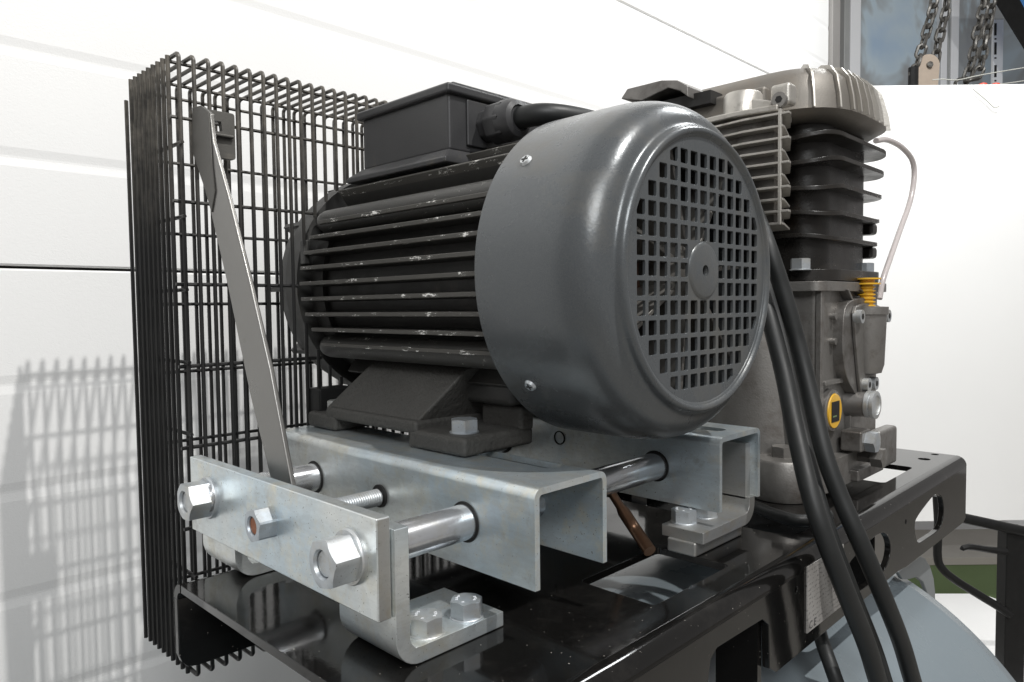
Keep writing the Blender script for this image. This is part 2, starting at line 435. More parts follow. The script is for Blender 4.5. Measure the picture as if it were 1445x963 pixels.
# perforated upright strip and blue sheet in front of the window
st = empty('slotted_strip', onplane(1408, 300, 16.0), 'narrow white slotted shelf strip standing before the window, right of the chains', 'shelf strip')
panel('strip', M['white2'], 1397, 1411, 28, 560, 16.0, .06, st)
for py in (33, 60, 92):
    panel('slot', M['dark'], 1403.5, 1406.5, py, py+17, 15.985, .012, st)
    panel('slot', M['dark'], 1403.8, 1406.2, py+21, py+23, 15.985, .012, st)
bs = empty('blue_sheet', onplane(1440, 10, 15.0), 'bright blue sheet with a dark slanting edge, cut by the top right corner', 'sheet')
a = [onplane(1398, -60, 15), onplane(1520, -60, 15), onplane(1520, 130, 15), onplane(1470, 75, 15)]
n_ = hf*.05
MB().add(a+[p+n_ for p in a], [(0,1,2,3),(7,6,5,4),(0,4,5,1),(1,5,6,2),(2,6,7,3),(3,7,4,0)]).build('sheet', M['blue'], bs, smooth=False)
a = [onplane(1368, -60, 14.9), onplane(1408, -60, 14.9), onplane(1480, 78, 14.9), onplane(1480, 122, 14.9)]
MB().add(a+[p+n_ for p in a], [(0,1,2,3),(7,6,5,4),(0,4,5,1),(1,5,6,2),(2,6,7,3),(3,7,4,0)]).build('edge_bar', M['black'], bs, smooth=False)

def link_mesh(L, wd, r, c, axis, side):
    """one oval chain link: long axis, side = direction of its width"""
    axis = axis.normalized(); side = (side-axis*side.dot(axis)).normalized()
    pts = []
    for k in range(14):
        a_ = 2*pi*k/14; x = cos(a_)*(wd/2); y = sin(a_)*(wd/2)
        y += (L/2-wd/2)*(1 if sin(a_) > 0 else -1 if sin(a_) < 0 else 0)
        pts.append(c+side*x+axis*y)
    return MB().tube(pts, r, 6, close=True)
def chain(px_pts, dist, label, L=.25, group=None):
    p = [onplane(x, y, dist) for x, y in px_pts]
    e = empty('hoist_chain', p[-1], label, 'chain', group)
    tot = sum((p[i+1]-p[i]).length for i in range(len(p)-1)); nl = int(tot/(L*.74)); 
    for k in range(nl):
        s_ = (k+.5)/nl*tot; i = 0
        while i < len(p)-2 and s_ > (p[i+1]-p[i]).length: s_ -= (p[i+1]-p[i]).length; i += 1
        dvec = (p[i+1]-p[i]); c = p[i]+dvec.normalized()*s_
        side = hr if k % 2 == 0 else hf
        side = (side+Vector((random.uniform(-.35, .35), random.uniform(-.35, .35), 0))).normalized()
        link_mesh(L, L*.58, L*.12, c, dvec, side).build('link', M['chain'], e)
    return e
CG = 'hoist chains in front of the window'
CD = 11.4
chain([(1330, -80), (1316, 15), (1306, 50), (1295, 90), (1288, 108)], CD, 'leftmost greasy steel chain, running down to the dark side of the hook block', .21, CG)
chain([(1346, -80), (1334, 20), (1324, 60), (1320, 88)], CD+.05, 'greasy steel chain joining the right side of the hook block', .21, CG)
chain([(1395, -80), (1387, 15), (1378, 50), (1371, 90), (1364, 112)], CD, 'steel chain right of the white mullion, left strand of the last pair', .21, CG)
chain([(1408, -80), (1398, 15), (1391, 55), (1384, 95), (1376, 112), (1350, 118)], CD+.06, 'rightmost steel chain, bunching up on the top edge of the white board', .21, CG)
hk = empty('hook_block', onplane(1308, 118, CD), 'rusty beige hoist hook block hanging from the left pair of chains', 'hook block')
c = onplane(1311, 92, CD-.05); c2 = onplane(1309, 125, CD-.05)
out = []
for k in range(13):
    a_ = pi*k/12; out.append(c+hr*(.165*cos(a_))+Vector((0, 0, .165*sin(a_))))
out += [c2-hr*.15+Vector((0,0,-.1)), c2+hr*.15+Vector((0,0,-.1))]
M['hookbeige'] = painted('dirty_beige_steel', (.33, .27, .21), (.26, .21, .17), .5, .7, 60)
n = len(out)
MB().add(out+[p+hf*.05 for p in out], [tuple(range(n)), tuple(range(2*n-1, n-1, -1))]+[(i, (i+1) % n, n+(i+1) % n, n+i) for i in range(n)]).build('side_plate', M['hookbeige'], hk, smooth=False)
MB().cyl(c-hf*.04, c+hf*.12, .045, 12).build('pin', M['chain'], hk)
cb = onplane(1289, 103, CD)
MB().cyl(cb+Vector((0, 0, .08)), cb-Vector((0, 0, .22)), .075, 10).build('swivel', M['black'], hk)
# thin cords tied across, and two red beads
def cord(pts, d, label, group=None):
    o = MB().tube(spline([onplane(x, y, d) for x, y in pts], 5), .008, 6).build('cord', M['trimw']); 
    return tag(o, label, 'cord', group)
cord([(1316, 113), (1330, 112), (1352, 113), (1385, 106), (1450, 95)], 11.0, 'upper thin pale cord slung from the hook block to the right')
cord([(1376, 126), (1390, 121), (1420, 118), (1460, 112)], 11.1, 'lower thin pale cord running right from the chain heap')
cord([(1373, 126), (1392, 142), (1403, 152), (1410, 150)], 10.15, 'thin white cord end hanging over the face of the white board')
for (x, lb) in ((1387, 'left one of two red beads on the top edge of the white board'), (1405, 'right one of two red beads on the top edge of the white board')):
    p = onplane(x, 116.5, 10.3)
    tag(MB().lathe(p, 2, [(-.10, 0), (-.09, .045), (-.05, .06), (-.02, .05), (.0, 0)], 14).build('bead', M['red']), lb, 'bead', 'red beads on the board')

# low things at the right: green crate, white sheet, trolley frame
gb = empty('green_crate', onplane(1400, 845, 11.6), 'low green metal crate on the floor behind the air tank', 'crate')
panel('side_wall', M['green'], 1275, 1560, 795, 872, 11.6, .5, gb, .01)
panel('rim', M['floor'], 1275, 1560, 786, 797, 11.55, .6, gb, .01)
ws = onplane(1390, 850, 9.4)
sh = MB()
a = [at(1300, 838, 2, -3.2), at(1385, 838, 2, -3.2), at(1470, 868, 2, -3.2), at(1600, 1000, 2, -3.2), at(1300, 1000, 2, -3.2)]
sh.add(a+[p-Vector((0, 0, .06)) for p in a], [(0,1,2,3,4),(9,8,7,6,5)]+[(i, (i+1) % 5, 5+(i+1) % 5, 5+i) for i in range(5)])
tag(sh.build('white_sheet', M['white'], smooth=False), 'flat white sheet lying low between the air tank and the green crate', 'sheet')
tf = empty('trolley_frame', onplane(1425, 950, 7.6), 'black steel trolley frame with an upright post and bent handle rod', 'trolley')
FD = 7.6
MB().tube([onplane(1345, 728, FD), onplane(1362, 732, FD), onplane(1445, 750, FD), onplane(1560, 775, FD)], .055, 12).build('top_tube', M['black'], tf)
panel('post', M['black'], 1417, 1446, 746, 1150, FD, .16, tf, .012)
MB().tube(spline([onplane(1322, 700, FD), onplane(1324, 740, FD), onplane(1323, 785, FD), onplane(1330, 803, FD), onplane(1350, 820, FD), onplane(1385, 842, FD), onplane(1408, 856, FD), onplane(1425, 868, FD)], 6), .042, 12).build('handle_rod', M['black'], tf)
lv = MB().tube(spline([onplane(1355, 775, FD-.05), onplane(1368, 772, FD-.05), onplane(1390, 775, FD-.05), onplane(1420, 779, FD-.05)], 4), [.010]+[.03]*3+[.034]*9, 8)
lv.build('lever', M['black'], tf)

# ------------------------------------------------------------------ THE COMPRESSOR
AC = empty('air_compressor', (-2.2, 3.0, floor_z), 'workshop air compressor with grey motor and wire belt guard on a black platform', 'compressor')

# --- tank
prof = [(-1.0, 0)]
R_, y1_, dm = 1.6, 4.6, .8
prof = [(-.9, .001)]+[(-.1-.8*cos(radians(a_)), R_*sin(radians(a_))) for a_ in (20, 40, 60, 80)]
prof += [(0, R_), (y1_-.02, R_), (y1_, R_+.006), (y1_+.02, R_)]
prof += [(y1_+dm*sin(radians(a_)), R_*cos(radians(a_))) for a_ in range(8, 88, 8)]+[(y1_+dm, .001)]
MB().lathe((-2.0, 0, -2.1), 1, prof, 128).build('tank', M['tank'], AC, ang=50)
# saddle, hooked grey bracket at the end of the tank
c0 = at(1372, 830, 0, -1.45)
outl = []
pp = [(1268, 808), (1280, 794), (1295, 783), (1306, 788), (1313, 799), (1318, 816), (1320, 835), (1320, 858), (1313, 854), (1309, 838), (1303, 822), (1294, 815), (1284, 818), (1274, 818)]
pts = [at(x, y, 0, -1.30) for x, y in pp]; n = len(pts)
MB().prism([(p.y, p.z) for p in pts], 0, -1.325, -1.30).build('hooked_bracket', M['greyplate'], AC, bevel=.008)

# --- platform: folded black sheet with openings
BX0, BX1, BY0, BY1 = -2.755, -1.172, 1.0, 5.36
TH = .03
holes_top = [rrect(-1.655, -1.335, 2.02, 2.53, .02), rrect(-2.6, -1.30, 3.02, 3.36, .12), rrect(-2.5, -1.33, 4.28, 4.80, .03),
             circle(-1.35, 5.10, .035, 16), circle(-1.34, 5.30, .022, 12), circle(-2.4, 5.1, .035, 16)]
bp = MB().prism(rrect(BX0+.06, BX1-.06, BY0, BY1, .01, 2), 2, -TH, 0, holes_top)
plate = bp.build('platform', M['gloss'], AC, bevel=.004)
# rolled edges joining plate to the skirts, then the skirts
for sx, xs in ((1, BX1), (-1, BX0)):
    pr = []
    for k in range(7):
        a_ = radians(90*k/6); pr.append((xs-sx*.06+sx*.06*sin(a_), -.06+.06*cos(a_)))
    for k in range(6, -1, -1):
        a_ = radians(90*k/6); pr.append((xs-sx*.06+sx*(.06-TH)*sin(a_), -.06+(.06-TH)*cos(a_)))
    MB().prism(pr, 1, BY0, BY1-.0).build('rolled_edge', M['gloss'], plate, ang=60)
fr_out = [(BY0, -.06), (BY0, -.36), (BY0+.03, -.385), (2.13, -.385), (2.13, -.15), (2.16, -.135), (2.47, -.145), (2.52, -.18), (2.53, -.35), (2.585, -.385),
          (4.0, -.385), (4.15, -.40), (BY1-.05, -.42), (BY1, -.40), (BY1, -.06)]
fr_out = [(BY0, -.06), (BY0, -.36), (BY0+.03, -.385), (2.02, -.385), (2.06, -.33), (2.10, -.16), (2.14, -.135), (2.47, -.145), (2.52, -.18), (2.53, -.35), (2.585, -.385),
          (4.0, -.385), (4.15, -.40), (BY1-.05, -.42), (BY1, -.40), (BY1, -.06)]
ovA = [(4.30, -.27), (4.28, -.20), (4.34, -.165), (4.60, -.115), (4.72, -.12), (4.80, -.155), (4.84, -.23), (4.82, -.30), (4.73, -.335), (4.50, -.33), (4.36, -.32)]
ovB = [(3.30, -.27), (3.28, -.20), (3.33, -.16), (3.55, -.125), (3.72, -.12), (3.82, -.15), (3.88, -.22), (3.85, -.29), (3.75, -.325), (3.52, -.33), (3.36, -.31)]
def soft(poly, n=3):
    P = [Vector((*p, 0)) for p in poly]; P2 = P+[P[0]]
    out = []
    m = len(P)
    for i in range(m):
        a, b, c_, d = P[i-1], P[i], P[(i+1) % m], P[(i+2) % m]
        for k in range(n):
            t_ = k/n; q = .5*((2*b)+(c_-a)*t_+(2*a-5*b+4*c_-d)*t_*t_+(3*b-a-3*c_+d)*t_**3); out.append((q.x, q.y))
    return out
MB().prism(fr_out, 0, BX1-TH, BX1, [soft(ovA), soft(ovB), circle(4.12, -.15, .012, 8), circle(2.76, -.12, .012, 8)]).build('front_skirt', M['gloss'], plate, bevel=.004)
bk = [(BY0, -.06), (BY0, -.27), (BY0+.01, -.30), (BY0+.03, -.325), (BY0+.07, -.335), (BY1, -.335), (BY1, -.06)]
MB().prism(bk, 0, BX0, BX0+TH, [soft([(4.3, -.33), (4.3, -.13), (4.8, -.13), (4.8, -.33)])]).build('rear_skirt', M['gloss'], plate, bevel=.004)
# inner stiffener seen through the notch and the openings
MB().box(-1.375, BX1-TH-.003, 2.50, 2.53, -.50, -.032).build('stiffener', M['gloss'], plate)
MB().box(BX0+.1, BX1-.10, 3.93, 3.96, -.5, -.04).build('stiffener', M['gloss'], plate)
# rating plate on the skirt
pl = [at(1139, 797, 0, BX1+.003), at(1188, 767, 0, BX1+.003), at(1190, 855, 0, BX1+.003), at(1137, 894, 0, BX1+.003)]
ya, yb_, za, zb = 2.85, 3.235, -.052, -.322
rp = MB().prism([(ya, zb), (yb_, zb), (yb_, za), (ya, za)], 0, BX1+.001, BX1+.006).build('rating_plate', M['plate'], plate, smooth=False)
def text(body, size, loc, parent, mat, rot):
    c = bpy.data.curves.new('lettering', 'FONT'); c.body = body; c.size = size*S; c.extrude = .0006*S
    o = bpy.data.objects.new('lettering', c); COL.objects.link(o)
    dg = bpy.context.evaluated_depsgraph_get(); me = bpy.data.meshes.new_from_object(o.evaluated_get(dg))
    bpy.data.objects.remove(o)
    me.materials.append(mat)
    o = bpy.data.objects.new('lettering', me); COL.objects.link(o); o.parent = parent
    org = ORG[parent.name]
    M_ = Matrix.Translation((Vector(loc)-org)*S) @ rot.to_4x4()
    me.transform(M_); ORG[o.name] = org
    return o
RX = Matrix(((0, 0, 1), (1, 0, 0), (0, 1, 0)))      # text on a wall facing +x: right = +y, up = +z
text('C E', .046, (BX1+.007, 2.87, -.312), rp and plate, M['print'], RX)

KS = .95
# --- guard of bent wires round belt and pulleys
GX, GXO, GY0, GZ1, GZ0 = -3.15, -3.66, 1.21, 2.076, -.588
wr = .0092
PG = .0622
gf = MB()
zrows_in = [1.81-.35*k for k in range(7)]
zrows_out = [2.02, 1.71, 1.37, 1.03, .70, .36, .02, -.32]
GY1 = GY0+PG*44
for z in zrows_in:
    segs = [(GY0-.01, GY1)]
    # the mesh is cut away round the motor
    dz = z-1.12
    if abs(dz) < .60:
        hw = sqrt(.36-dz*dz); segs = [(GY0-.01, 2.365-hw), (2.365+hw, GY1)]
    for a_, b_ in segs: gf.tube([(GX-wr*1.8, a_, z), (GX-wr*1.8, b_, z)], wr*.9, 6)
for z in zrows_out: gf.tube([(GXO+wr*1.8, GY0, z), (GXO+wr*1.8, GY1, z)], wr*.9, 6)
for x in (GX-.09, GXO+.10): gf.tube([(x, GY0+.01, GZ1-wr*1.8), (x, GY1, GZ1-wr*1.8)], wr*.9, 6)
for x in (GX-.09, GXO+.10): gf.tube([(x, GY0+.01, GZ0+wr*1.8), (x, GY1, GZ0+wr*1.8)], wr*.9, 6)
for z in [1.70-.307*k for k in range(7)]: gf.tube([(GXO+.02, GY0+wr*1.8, z), (GX+.035, GY0+wr*1.8, z)], wr*.9, 6)
guard = gf.build('belt_guard', M['wire'], AC)
for k in range(45):
    y = GY0+.025+PG*k
    r_ = .020
    def arc(cx, cz, a0, a1, n=5): return [(cx+r_*cos(radians(a0+(a1-a0)*i/n)), y, cz+r_*sin(radians(a0+(a1-a0)*i/n))) for i in range(n+1)]
    jx = random.uniform(-.002, .002); jz = random.uniform(-.002, .002)
    topp = arc(GXO+r_, GZ1-r_+jz, 180, 90)+arc(GX-r_+jx, GZ1-r_+jz, 90, 0)
    m = MB()
    dy = y-2.365
    outerz = GZ0+r_
    if abs(dy) < .60:
        hz = sqrt(.36-dy*dy)
        m.tube([(GXO, y, GZ0+r_)]+topp+[(GX+jx, y, 1.12+hz)], wr, 7)
        m.tube([(GX+jx, y, 1.12-hz)]+arc(GX-r_, GZ0+r_, 0, -90)+arc(GXO+r_, GZ0+r_, -90, -180), wr, 7)
    else:
        m.tube([(GXO, y, GZ0+r_)]+topp+[(GX+jx, y, GZ0+r_)]+arc(GX-r_, GZ0+r_, 0, -90)+arc(GXO+r_, GZ0+r_, -90, -180), wr, 7)
    m.build('wire', M['wire'], guard)
for k in range(9):       # upright wires of the end panel
    x = GX-.040-.0555*k
    MB().tube([(x, GY0-.005, GZ1-.01-.0*k), (x, GY0-.005, GZ0+.01)], .0098, 7).build('wire', M['wire'], guard)
MB().tube([(GXO-.012, GY0-.015, GZ1-.10), (GXO-.005, GY0-.015, GZ0+.02)], wr, 7).build('wire', M['wire'], guard)
# black guard clamp low on the inner mesh
MB().box(-3.16, -3.05, 1.80, 1.98, .50, .62).build('guard_clamp', M['black'], AC, bevel=.01)

# --- flat steel arm holding the guard
AY = 1.272
def armp(px, py): return at(px, py, 1, AY)
o_l = [armp(386, 695), armp(353, 560), armp(320, 400), armp(297, 300), armp(288, 262), armp(272, 215), armp(272, 160)]
o_r = [armp(274, 151), armp(284, 150), armp(296, 160), armp(300, 200), armp(322, 280), armp(352, 400), armp(380, 520), armp(413, 695)]
am = MB().prism([(p.x, p.z) for p in o_l+o_r], 1, AY, AY+.020)
arm = am.build('guard_arm', M['arm'], AC, bevel=.006, label='flat grey steel strap with a slotted tab at its top')
tx = -3.075
tab_h = [[(1.405, 1.775), (1.432, 1.775), (1.432, 1.825), (1.405, 1.825)], [(1.39, 1.715), (1.445, 1.708), (1.445, 1.722), (1.39, 1.730)]]
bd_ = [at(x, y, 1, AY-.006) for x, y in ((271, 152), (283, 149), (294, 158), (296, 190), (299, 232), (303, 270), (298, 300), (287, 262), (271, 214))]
MB().prism([(p.x, p.z) for p in bd_], 1, AY-.006, AY).build('strap_bend_shade', M['armdark'], arm, bevel=.002)  # dark plate paints the shade where the strap bends away
tb = [at(289, 153, 0, tx), at(331, 161, 0, tx), at(331, 226, 0, tx), at(301, 222, 0, tx)]
holes = [[at(x, y, 0, tx) for x, y in q] for q in (((303, 171), (312, 172), (314, 186), (303, 185)), )]
MB().prism(rrect(AY+.001, tb[1].y, tb[2].z, tb[1].z, .012, 3), 0, tx-.03, tx, [[(p.y, p.z) for p in h_] for h_ in holes]).build('tab', M['armdark'], arm, bevel=.004, label='darker grey tab with a square hole')
ln_ = [at(303, 187, 0, tx), at(328, 197, 0, tx)]
MB().box(tx, tx+.022, ln_[0].y-.01, tb[1].y-.012, ln_[1].z+.0, ln_[0].z-.005).build('lip', M['armdark'], arm, bevel=.005)

# --- slide mount: two inverted channels on guide rods
CZ0, CZ1 = .122, .44
def channel(y0, y1, x0, x1, slots):
    t_ = .022; r_ = .035; ri = r_-t_
    w_ = MB()
    for ya, sg in ((y0, 1), (y1, -1)):
        cy = ya+sg*r_
        pr = [(ya, CZ0)]+[(cy-sg*r_*cos(radians(90*k/6)), CZ1-r_+r_*sin(radians(90*k/6))) for k in range(7)]
        pr += [(cy-sg*ri*cos(radians(90*k/6)), CZ1-r_+ri*sin(radians(90*k/6))) for k in range(6, -1, -1)]+[(ya+sg*t_, CZ0)]
        w_.prism(pr, 0, x0, x1)
    w_.prism([(x0, y0+r_), (x1, y0+r_), (x1, y1-r_), (x0, y1-r_)], 2, CZ1-t_, CZ1, slots)
    return w_.build('channel', M['zinc'], AC, ang=50)
ch1 = channel(1.61, 1.972, -3.13, -1.495, [rrect(-2.05, -1.64, 1.855, 1.935, .039, 6)])
ch2 = channel(2.757, 3.128, -3.13, -1.50, [rrect(-1.74, -1.575, 2.90, 2.98, .039, 6)])
for xa_ in (-2.0, -1.82): MB().box(xa_, xa_+.16, 1.835, 1.957, CZ1-.055, CZ1-.03).build('slot_shade_plate', M['dark'], ch1)  # dark plates added under the slot to paint its shaded inside
# guide rods, sleeves, adjusting screw
RZ = .276
for rx in (-1.816, -2.785):
    MB().lathe((rx, 0, RZ), 1, [(1.14, .056), (1.15, .060), (3.30, .060)], 40).build('guide_rod', M['rod'], AC, ang=50)
    for yy_ in (1.61-.006, 2.757-.006):
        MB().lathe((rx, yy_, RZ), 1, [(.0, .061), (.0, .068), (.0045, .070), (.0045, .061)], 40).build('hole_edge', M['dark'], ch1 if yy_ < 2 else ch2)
pts = []
ms = MB()
prof = [(1.12, .0)]
y = 1.12
while y < 1.66:
    prof += [(y, .027), (y+.004, .033), (y+.008, .027)]; y += .010
prof += [(y, 0)]
MB().lathe((-2.30, 0, RZ), 1, prof, 20).build('adjusting_screw', M['bolt'], AC, ang=80)
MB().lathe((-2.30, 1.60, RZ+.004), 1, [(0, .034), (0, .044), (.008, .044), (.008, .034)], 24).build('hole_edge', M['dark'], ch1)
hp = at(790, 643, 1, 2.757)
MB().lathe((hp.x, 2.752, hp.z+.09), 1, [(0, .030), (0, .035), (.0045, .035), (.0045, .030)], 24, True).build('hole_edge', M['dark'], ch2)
# clamp plate with its nuts
KS = 1.0
cp = MB().box(-2.842, -1.606, 1.108, 1.153, .152, .436).build('clamp_plate', M['zinc'], AC, bevel=.004)
MB().box(-1.6065, -1.6045, 1.112, 1.149, .156, .432).build('sawn_end', M['edge'], cp)
def hexnut(c, ax, sgn, af, h, mat, parent, name='nut', hole=True, washer=None, spin=0, hole_mat=None):
    """hexagon with chamfered corners; recess and rod end inside when hole"""
    e = [Vector((1,0,0)), Vector((0,1,0)), Vector((0,0,1))]
    d = e[ax]*sgn; q = e[(ax+1) % 3]; p = d.cross(q); c = Vector(c)
    R = af/sqrt(3); n = 48; vs = []; rings = []
    def hexr(t): 
        t = (t+spin) % (pi/3); return (af/2)/cos(t-pi/6)
    lv_ = [(0, lambda t: hexr(t)), (h*.86, lambda t: hexr(t)), (h, lambda t: min(hexr(t), af/2*1.0))]
    def side(t):      # height where flats meet the chamfer cone
        return h*(1-.9*(hexr(t)-af/2)/af)
    ri = af*.30
    rows = [lambda t: (0, hexr(t)), lambda t: (side(t), hexr(t)), lambda t: (h, af/2*.94)]
    if hole: rows += [lambda t: (h, ri*1.12), lambda t: (h-.06*af, ri), lambda t: (h-.16*af, ri), lambda t: (h-.16*af, .0001)]
    else: rows += [lambda t: (h, .0001)]
    for rw in rows:
        for i in range(n):
            t = 2*pi*i/n; hh, rr = rw(t); vs.append(c+d*hh+q*rr*cos(t)+p*rr*sin(t))
    fs = []
    for k in range(len(rows)-1):
        for i in range(n):
            j = (i+1) % n; fs.append((k*n+i, k*n+j, (k+1)*n+j, (k+1)*n+i))
    o = MB().add(vs, fs).build(name, mat, parent, ang=28)
    if hole:
        MB().cyl(c+d*(h-.18*af), c+d*(h-.09*af), ri*.93, 24).build('rod_end', hole_mat or mat, parent)
    if washer:
        MB().lathe(c-d*washer[1], ax, [(0, .001), (0, washer[0]), (sgn*washer[1]*.7, washer[0]), (sgn*washer[1], washer[0]*.96), (sgn*washer[1], .001)], 36).build('washer', mat, parent)
    return o
hexnut((-1.728, 1.108-.016, .308), 1, -1, .126, .080, M['bolt'], cp, washer=(.080, .016), spin=.3)
hexnut((-2.665, 1.108-.016, .308), 1, -1, .124, .080, M['bolt'], cp, washer=(.078, .016), spin=.55)
hexnut((-2.205, 1.108, .308), 1, -1, .098, .062, M['bolt'], cp, washer=None, spin=.2, hole_mat=M['rust'])

# --- L brackets screwed to the platform
def marks(parent, c, r, z):
    """raised grade marks round a screw head"""
    m = MB()
    for k, a_ in enumerate((20, 45, 70, 190, 215, 240, 300)):
        a_ = radians(a_); x = c[0]+r*cos(a_); y_ = c[1]+r*sin(a_)
        m.box(x-.004, x+.003, y_-.001, y_+.001, z-.001, z+.0008)
        m.box(x-.003, x-.0015, y_-.005, y_+.004, z-.001, z+.0008)
    m.build('head_mark', M['white2'], parent)
def bracket(x0, x1, yb, ye, ztop, bolts, mirror=1):
    t_ = .048; R = .085
    pr = [(yb, ztop), (yb, R)]
    sg = 1 if ye > yb else -1
    pr = [(yb, ztop)]
    for k in range(8): a_ = radians(180+90*k/7); pr.append((yb+sg*(R+R*cos(a_)), R+R*sin(a_)+.002))
    pr += [(ye, .002), (ye, t_)]
    ri = R-t_
    for k in range(8): a_ = radians(270-90*k/7); pr.append((yb+sg*(R+ri*cos(a_)), R+ri*sin(a_)+.002))
    pr += [(yb+sg*t_, ztop)]
    b = MB().prism([(p[0], p[1]) for p in pr], 0, x0, x1).build('bracket', M['zinc' if ztop > .2 else 'edge'], AC, bevel=.003, ang=50)
    for (bx, by) in bolts:
        hexnut((bx, by, t_+.006), 2, 1, .090, .050, M['bolt'], b, 'bolt', False, washer=(.054, .006), spin=random.random())
        marks(b, (bx, by), .029, t_+.0565)
    return b
bracket(-1.875, -1.590, 1.155, 1.565, .40, [(-1.648, 1.305), (-1.648, 1.462)])
bracket(-2.86, -2.575, 1.155, 1.52, .40, [(-2.72, 1.29), (-2.72, 1.43)])
b3 = bracket(-1.63, -1.44, 2.955, 2.52, .115, [(-1.575, 2.60), (-1.555, 2.73)])
for v in b3.data.vertices: v.co.z += .055*S
MB().box(-1.60, -1.47, 2.51, 2.90, .001, .058).build('packing_plate', M['edge'], AC, bevel=.008)
for c_ in b3.children:
    for v in c_.data.vertices: v.co.z += .055*S
MB().box(-1.63, -1.46, 2.907, 2.954, .16, .40).build('upright', M['edge'], b3)
bracket(-2.75, -2.5, 2.955, 2.50, .40, [(-2.62, 2.62)])

# --- motor
KS = .95
AXY, AXZ = 2.365, 1.12
XR, XL = -1.885, -3.13
motor = MB().lathe((0, AXY, AXZ), 0, [(XL-.10, .30), (XL-.10, .50), (XL+.02, .50), (XL+.02, .475), (XR+.1, .475), (XR+.1, .2)], 96).build('motor_body', M['frame'], AC, label='dark grey finned motor housing')
# end bell behind the fins
prof = [(XL-.09, .56), (XL-.09, .575), (XL-.20, .575), (XL-.22, .555), (XL-.30, .55), (XL-.38, .50), (XL-.43, .40), (XL-.45, .28), (XL-.45, .14), (XL-.52, .13), (XL-.52, .05)]
MB().lathe((0, AXY, AXZ), 0, prof[::-1], 72).build('end_bell', M['frame'], motor)
for k in range(10):
    a_ = radians(20+36*k); m = MB().box(XL-.40, XL-.2, -.012, .012, .35, .56)
    m.xf(Matrix.Translation((0, AXY, AXZ)) @ Matrix.Rotation(a_, 4, 'X')); m.build('bell_rib', M['frame'], motor)
TR = .585
for sgn in (-1, 1):
    for k in range(-4, 5):
        z = .0735*k; yi = sqrt(.46**2-z*z); yo = sqrt(TR**2-z*z)
        xl = XL-.05+.05*(abs(k)/4)**2
        t0, t1 = .015, .009
        a = [(xl+.03, sgn*yi, z-t0), (XR+.05, sgn*yi, z-t0), (XR+.05, sgn*yo, z-t1), (xl, sgn*yo, z-t1),
             (xl+.03, sgn*yi, z+t0), (XR+.05, sgn*yi, z+t0), (XR+.05, sgn*yo, z+t1), (xl, sgn*yo, z+t1)]
        m = MB().add([(v[0], v[1]+AXY, v[2]+AXZ) for v in a], [(0,3,2,1),(4,5,6,7),(0,1,5,4),(1,2,6,5),(2,3,7,6),(3,0,4,7)])
        m.build('cooling_fin', M['fin'], motor, bevel=.003)
def radial_fin(deg, r1, t0=.014, t1=.007, x0=None, r0_=.44):
    m = MB().add([(x0 or XL, -t0, r0_), (XR+.05, -t0, r0_), (XR+.05, -t1, r1), (x0 or XL, -t1, r1), (x0 or XL, t0, r0_), (XR+.05, t0, r0_), (XR+.05, t1, r1), (x0 or XL, t1, r1)],
                 [(0,3,2,1),(4,5,6,7),(0,1,5,4),(1,2,6,5),(2,3,7,6),(3,0,4,7)])
    m.xf(Matrix.Translation((0, AXY, AXZ)) @ Matrix.Rotation(radians(deg), 4, 'X')); m.build('cooling_fin', M['fin'], motor, bevel=.003)
# Rotation about X: angle 0 = up; positive turns up towards -y
for d_ in (40, 26, 13, -13, -26, -40): radial_fin(d_, .60 if abs(d_) == 40 else .59)
for d_ in (141, 152, 165, 180, 195, 208, 219): radial_fin(d_, .56)
# rounded tie-bolt ridges
for d_ in (55, 125, -55, -125):
    a_ = radians(d_); cy, cz = AXY-.53*sin(a_), AXZ+.53*cos(a_)
    m = MB().lathe((0, cy, cz), 0, [(XL-.06, .02), (XL-.05, .048), (XL-.01, .056), (XR+.05, .056)], 24)
    m.build('bolt_ridge', M['ridge'], motor)
    mm = MB().box(XL, XR+.04, -.05, .05, .44, .53); mm.xf(Matrix.Translation((0, AXY, AXZ)) @ Matrix.Rotation(a_, 4, 'X')); mm.build('ridge_web', M['frame'], motor)
# small upright lug at the fin ends
lp = at(437, 340, 1, 1.80)
MB().box(-3.20, -3.16, 1.80, 1.83, 1.215, 1.33).build('lug', M['frame'], motor, bevel=.005)

# feet
for sg in (-1, 1):
    def Y(v): return AXY+sg*v
    f = MB()
    y0, y1 = sorted((Y(.60), Y(.22)))
    f.box(-2.33, -1.99, y0, y1, .442, .515)
    f.box(-3.11, -2.87, y0, y1, .442, .515)
    f.box(-2.95, -2.28, y0, y1, .495, .55)
    f.build('motor_foot', M['foot'], motor, bevel=.018, seg=3)
    # sloping web from the pads up to the housing
    a = [(-2.98, Y(.585), .535), (-2.30, Y(.585), .535), (-2.19, Y(.40), .745), (-2.86, Y(.40), .745),
         (-2.98, Y(.18), .50), (-2.30, Y(.18), .50), (-2.19, Y(.18), .80), (-2.86, Y(.18), .80)]
    MB().add(a, [(0,1,2,3),(4,7,6,5),(0,4,5,1),(1,5,6,2),(2,6,7,3),(3,7,4,0)]).build('foot_web', M['foot'], motor, bevel=.014, seg=3)
    a = [(-2.33, Y(.595), .50), (-1.99, Y(.30), .50), (-1.99, Y(.30), .60), (-2.03, Y(.22), .60), (-2.33, Y(.22), .60), (-2.33, Y(.22), .50), (-1.99, Y(.22), .50)]
    m = MB().box(-2.22, -1.985, *sorted((Y(.30), Y(.22))), .50, .60); m.build('foot_rib', M['foot'], motor, bevel=.018, seg=3)
    for bx in (-2.10, -2.985):
        hexnut((bx, Y(.50), .520), 2, 1, .098, .048, M['bolt'], motor, 'bolt', False, washer=(.058, .005), spin=random.random())
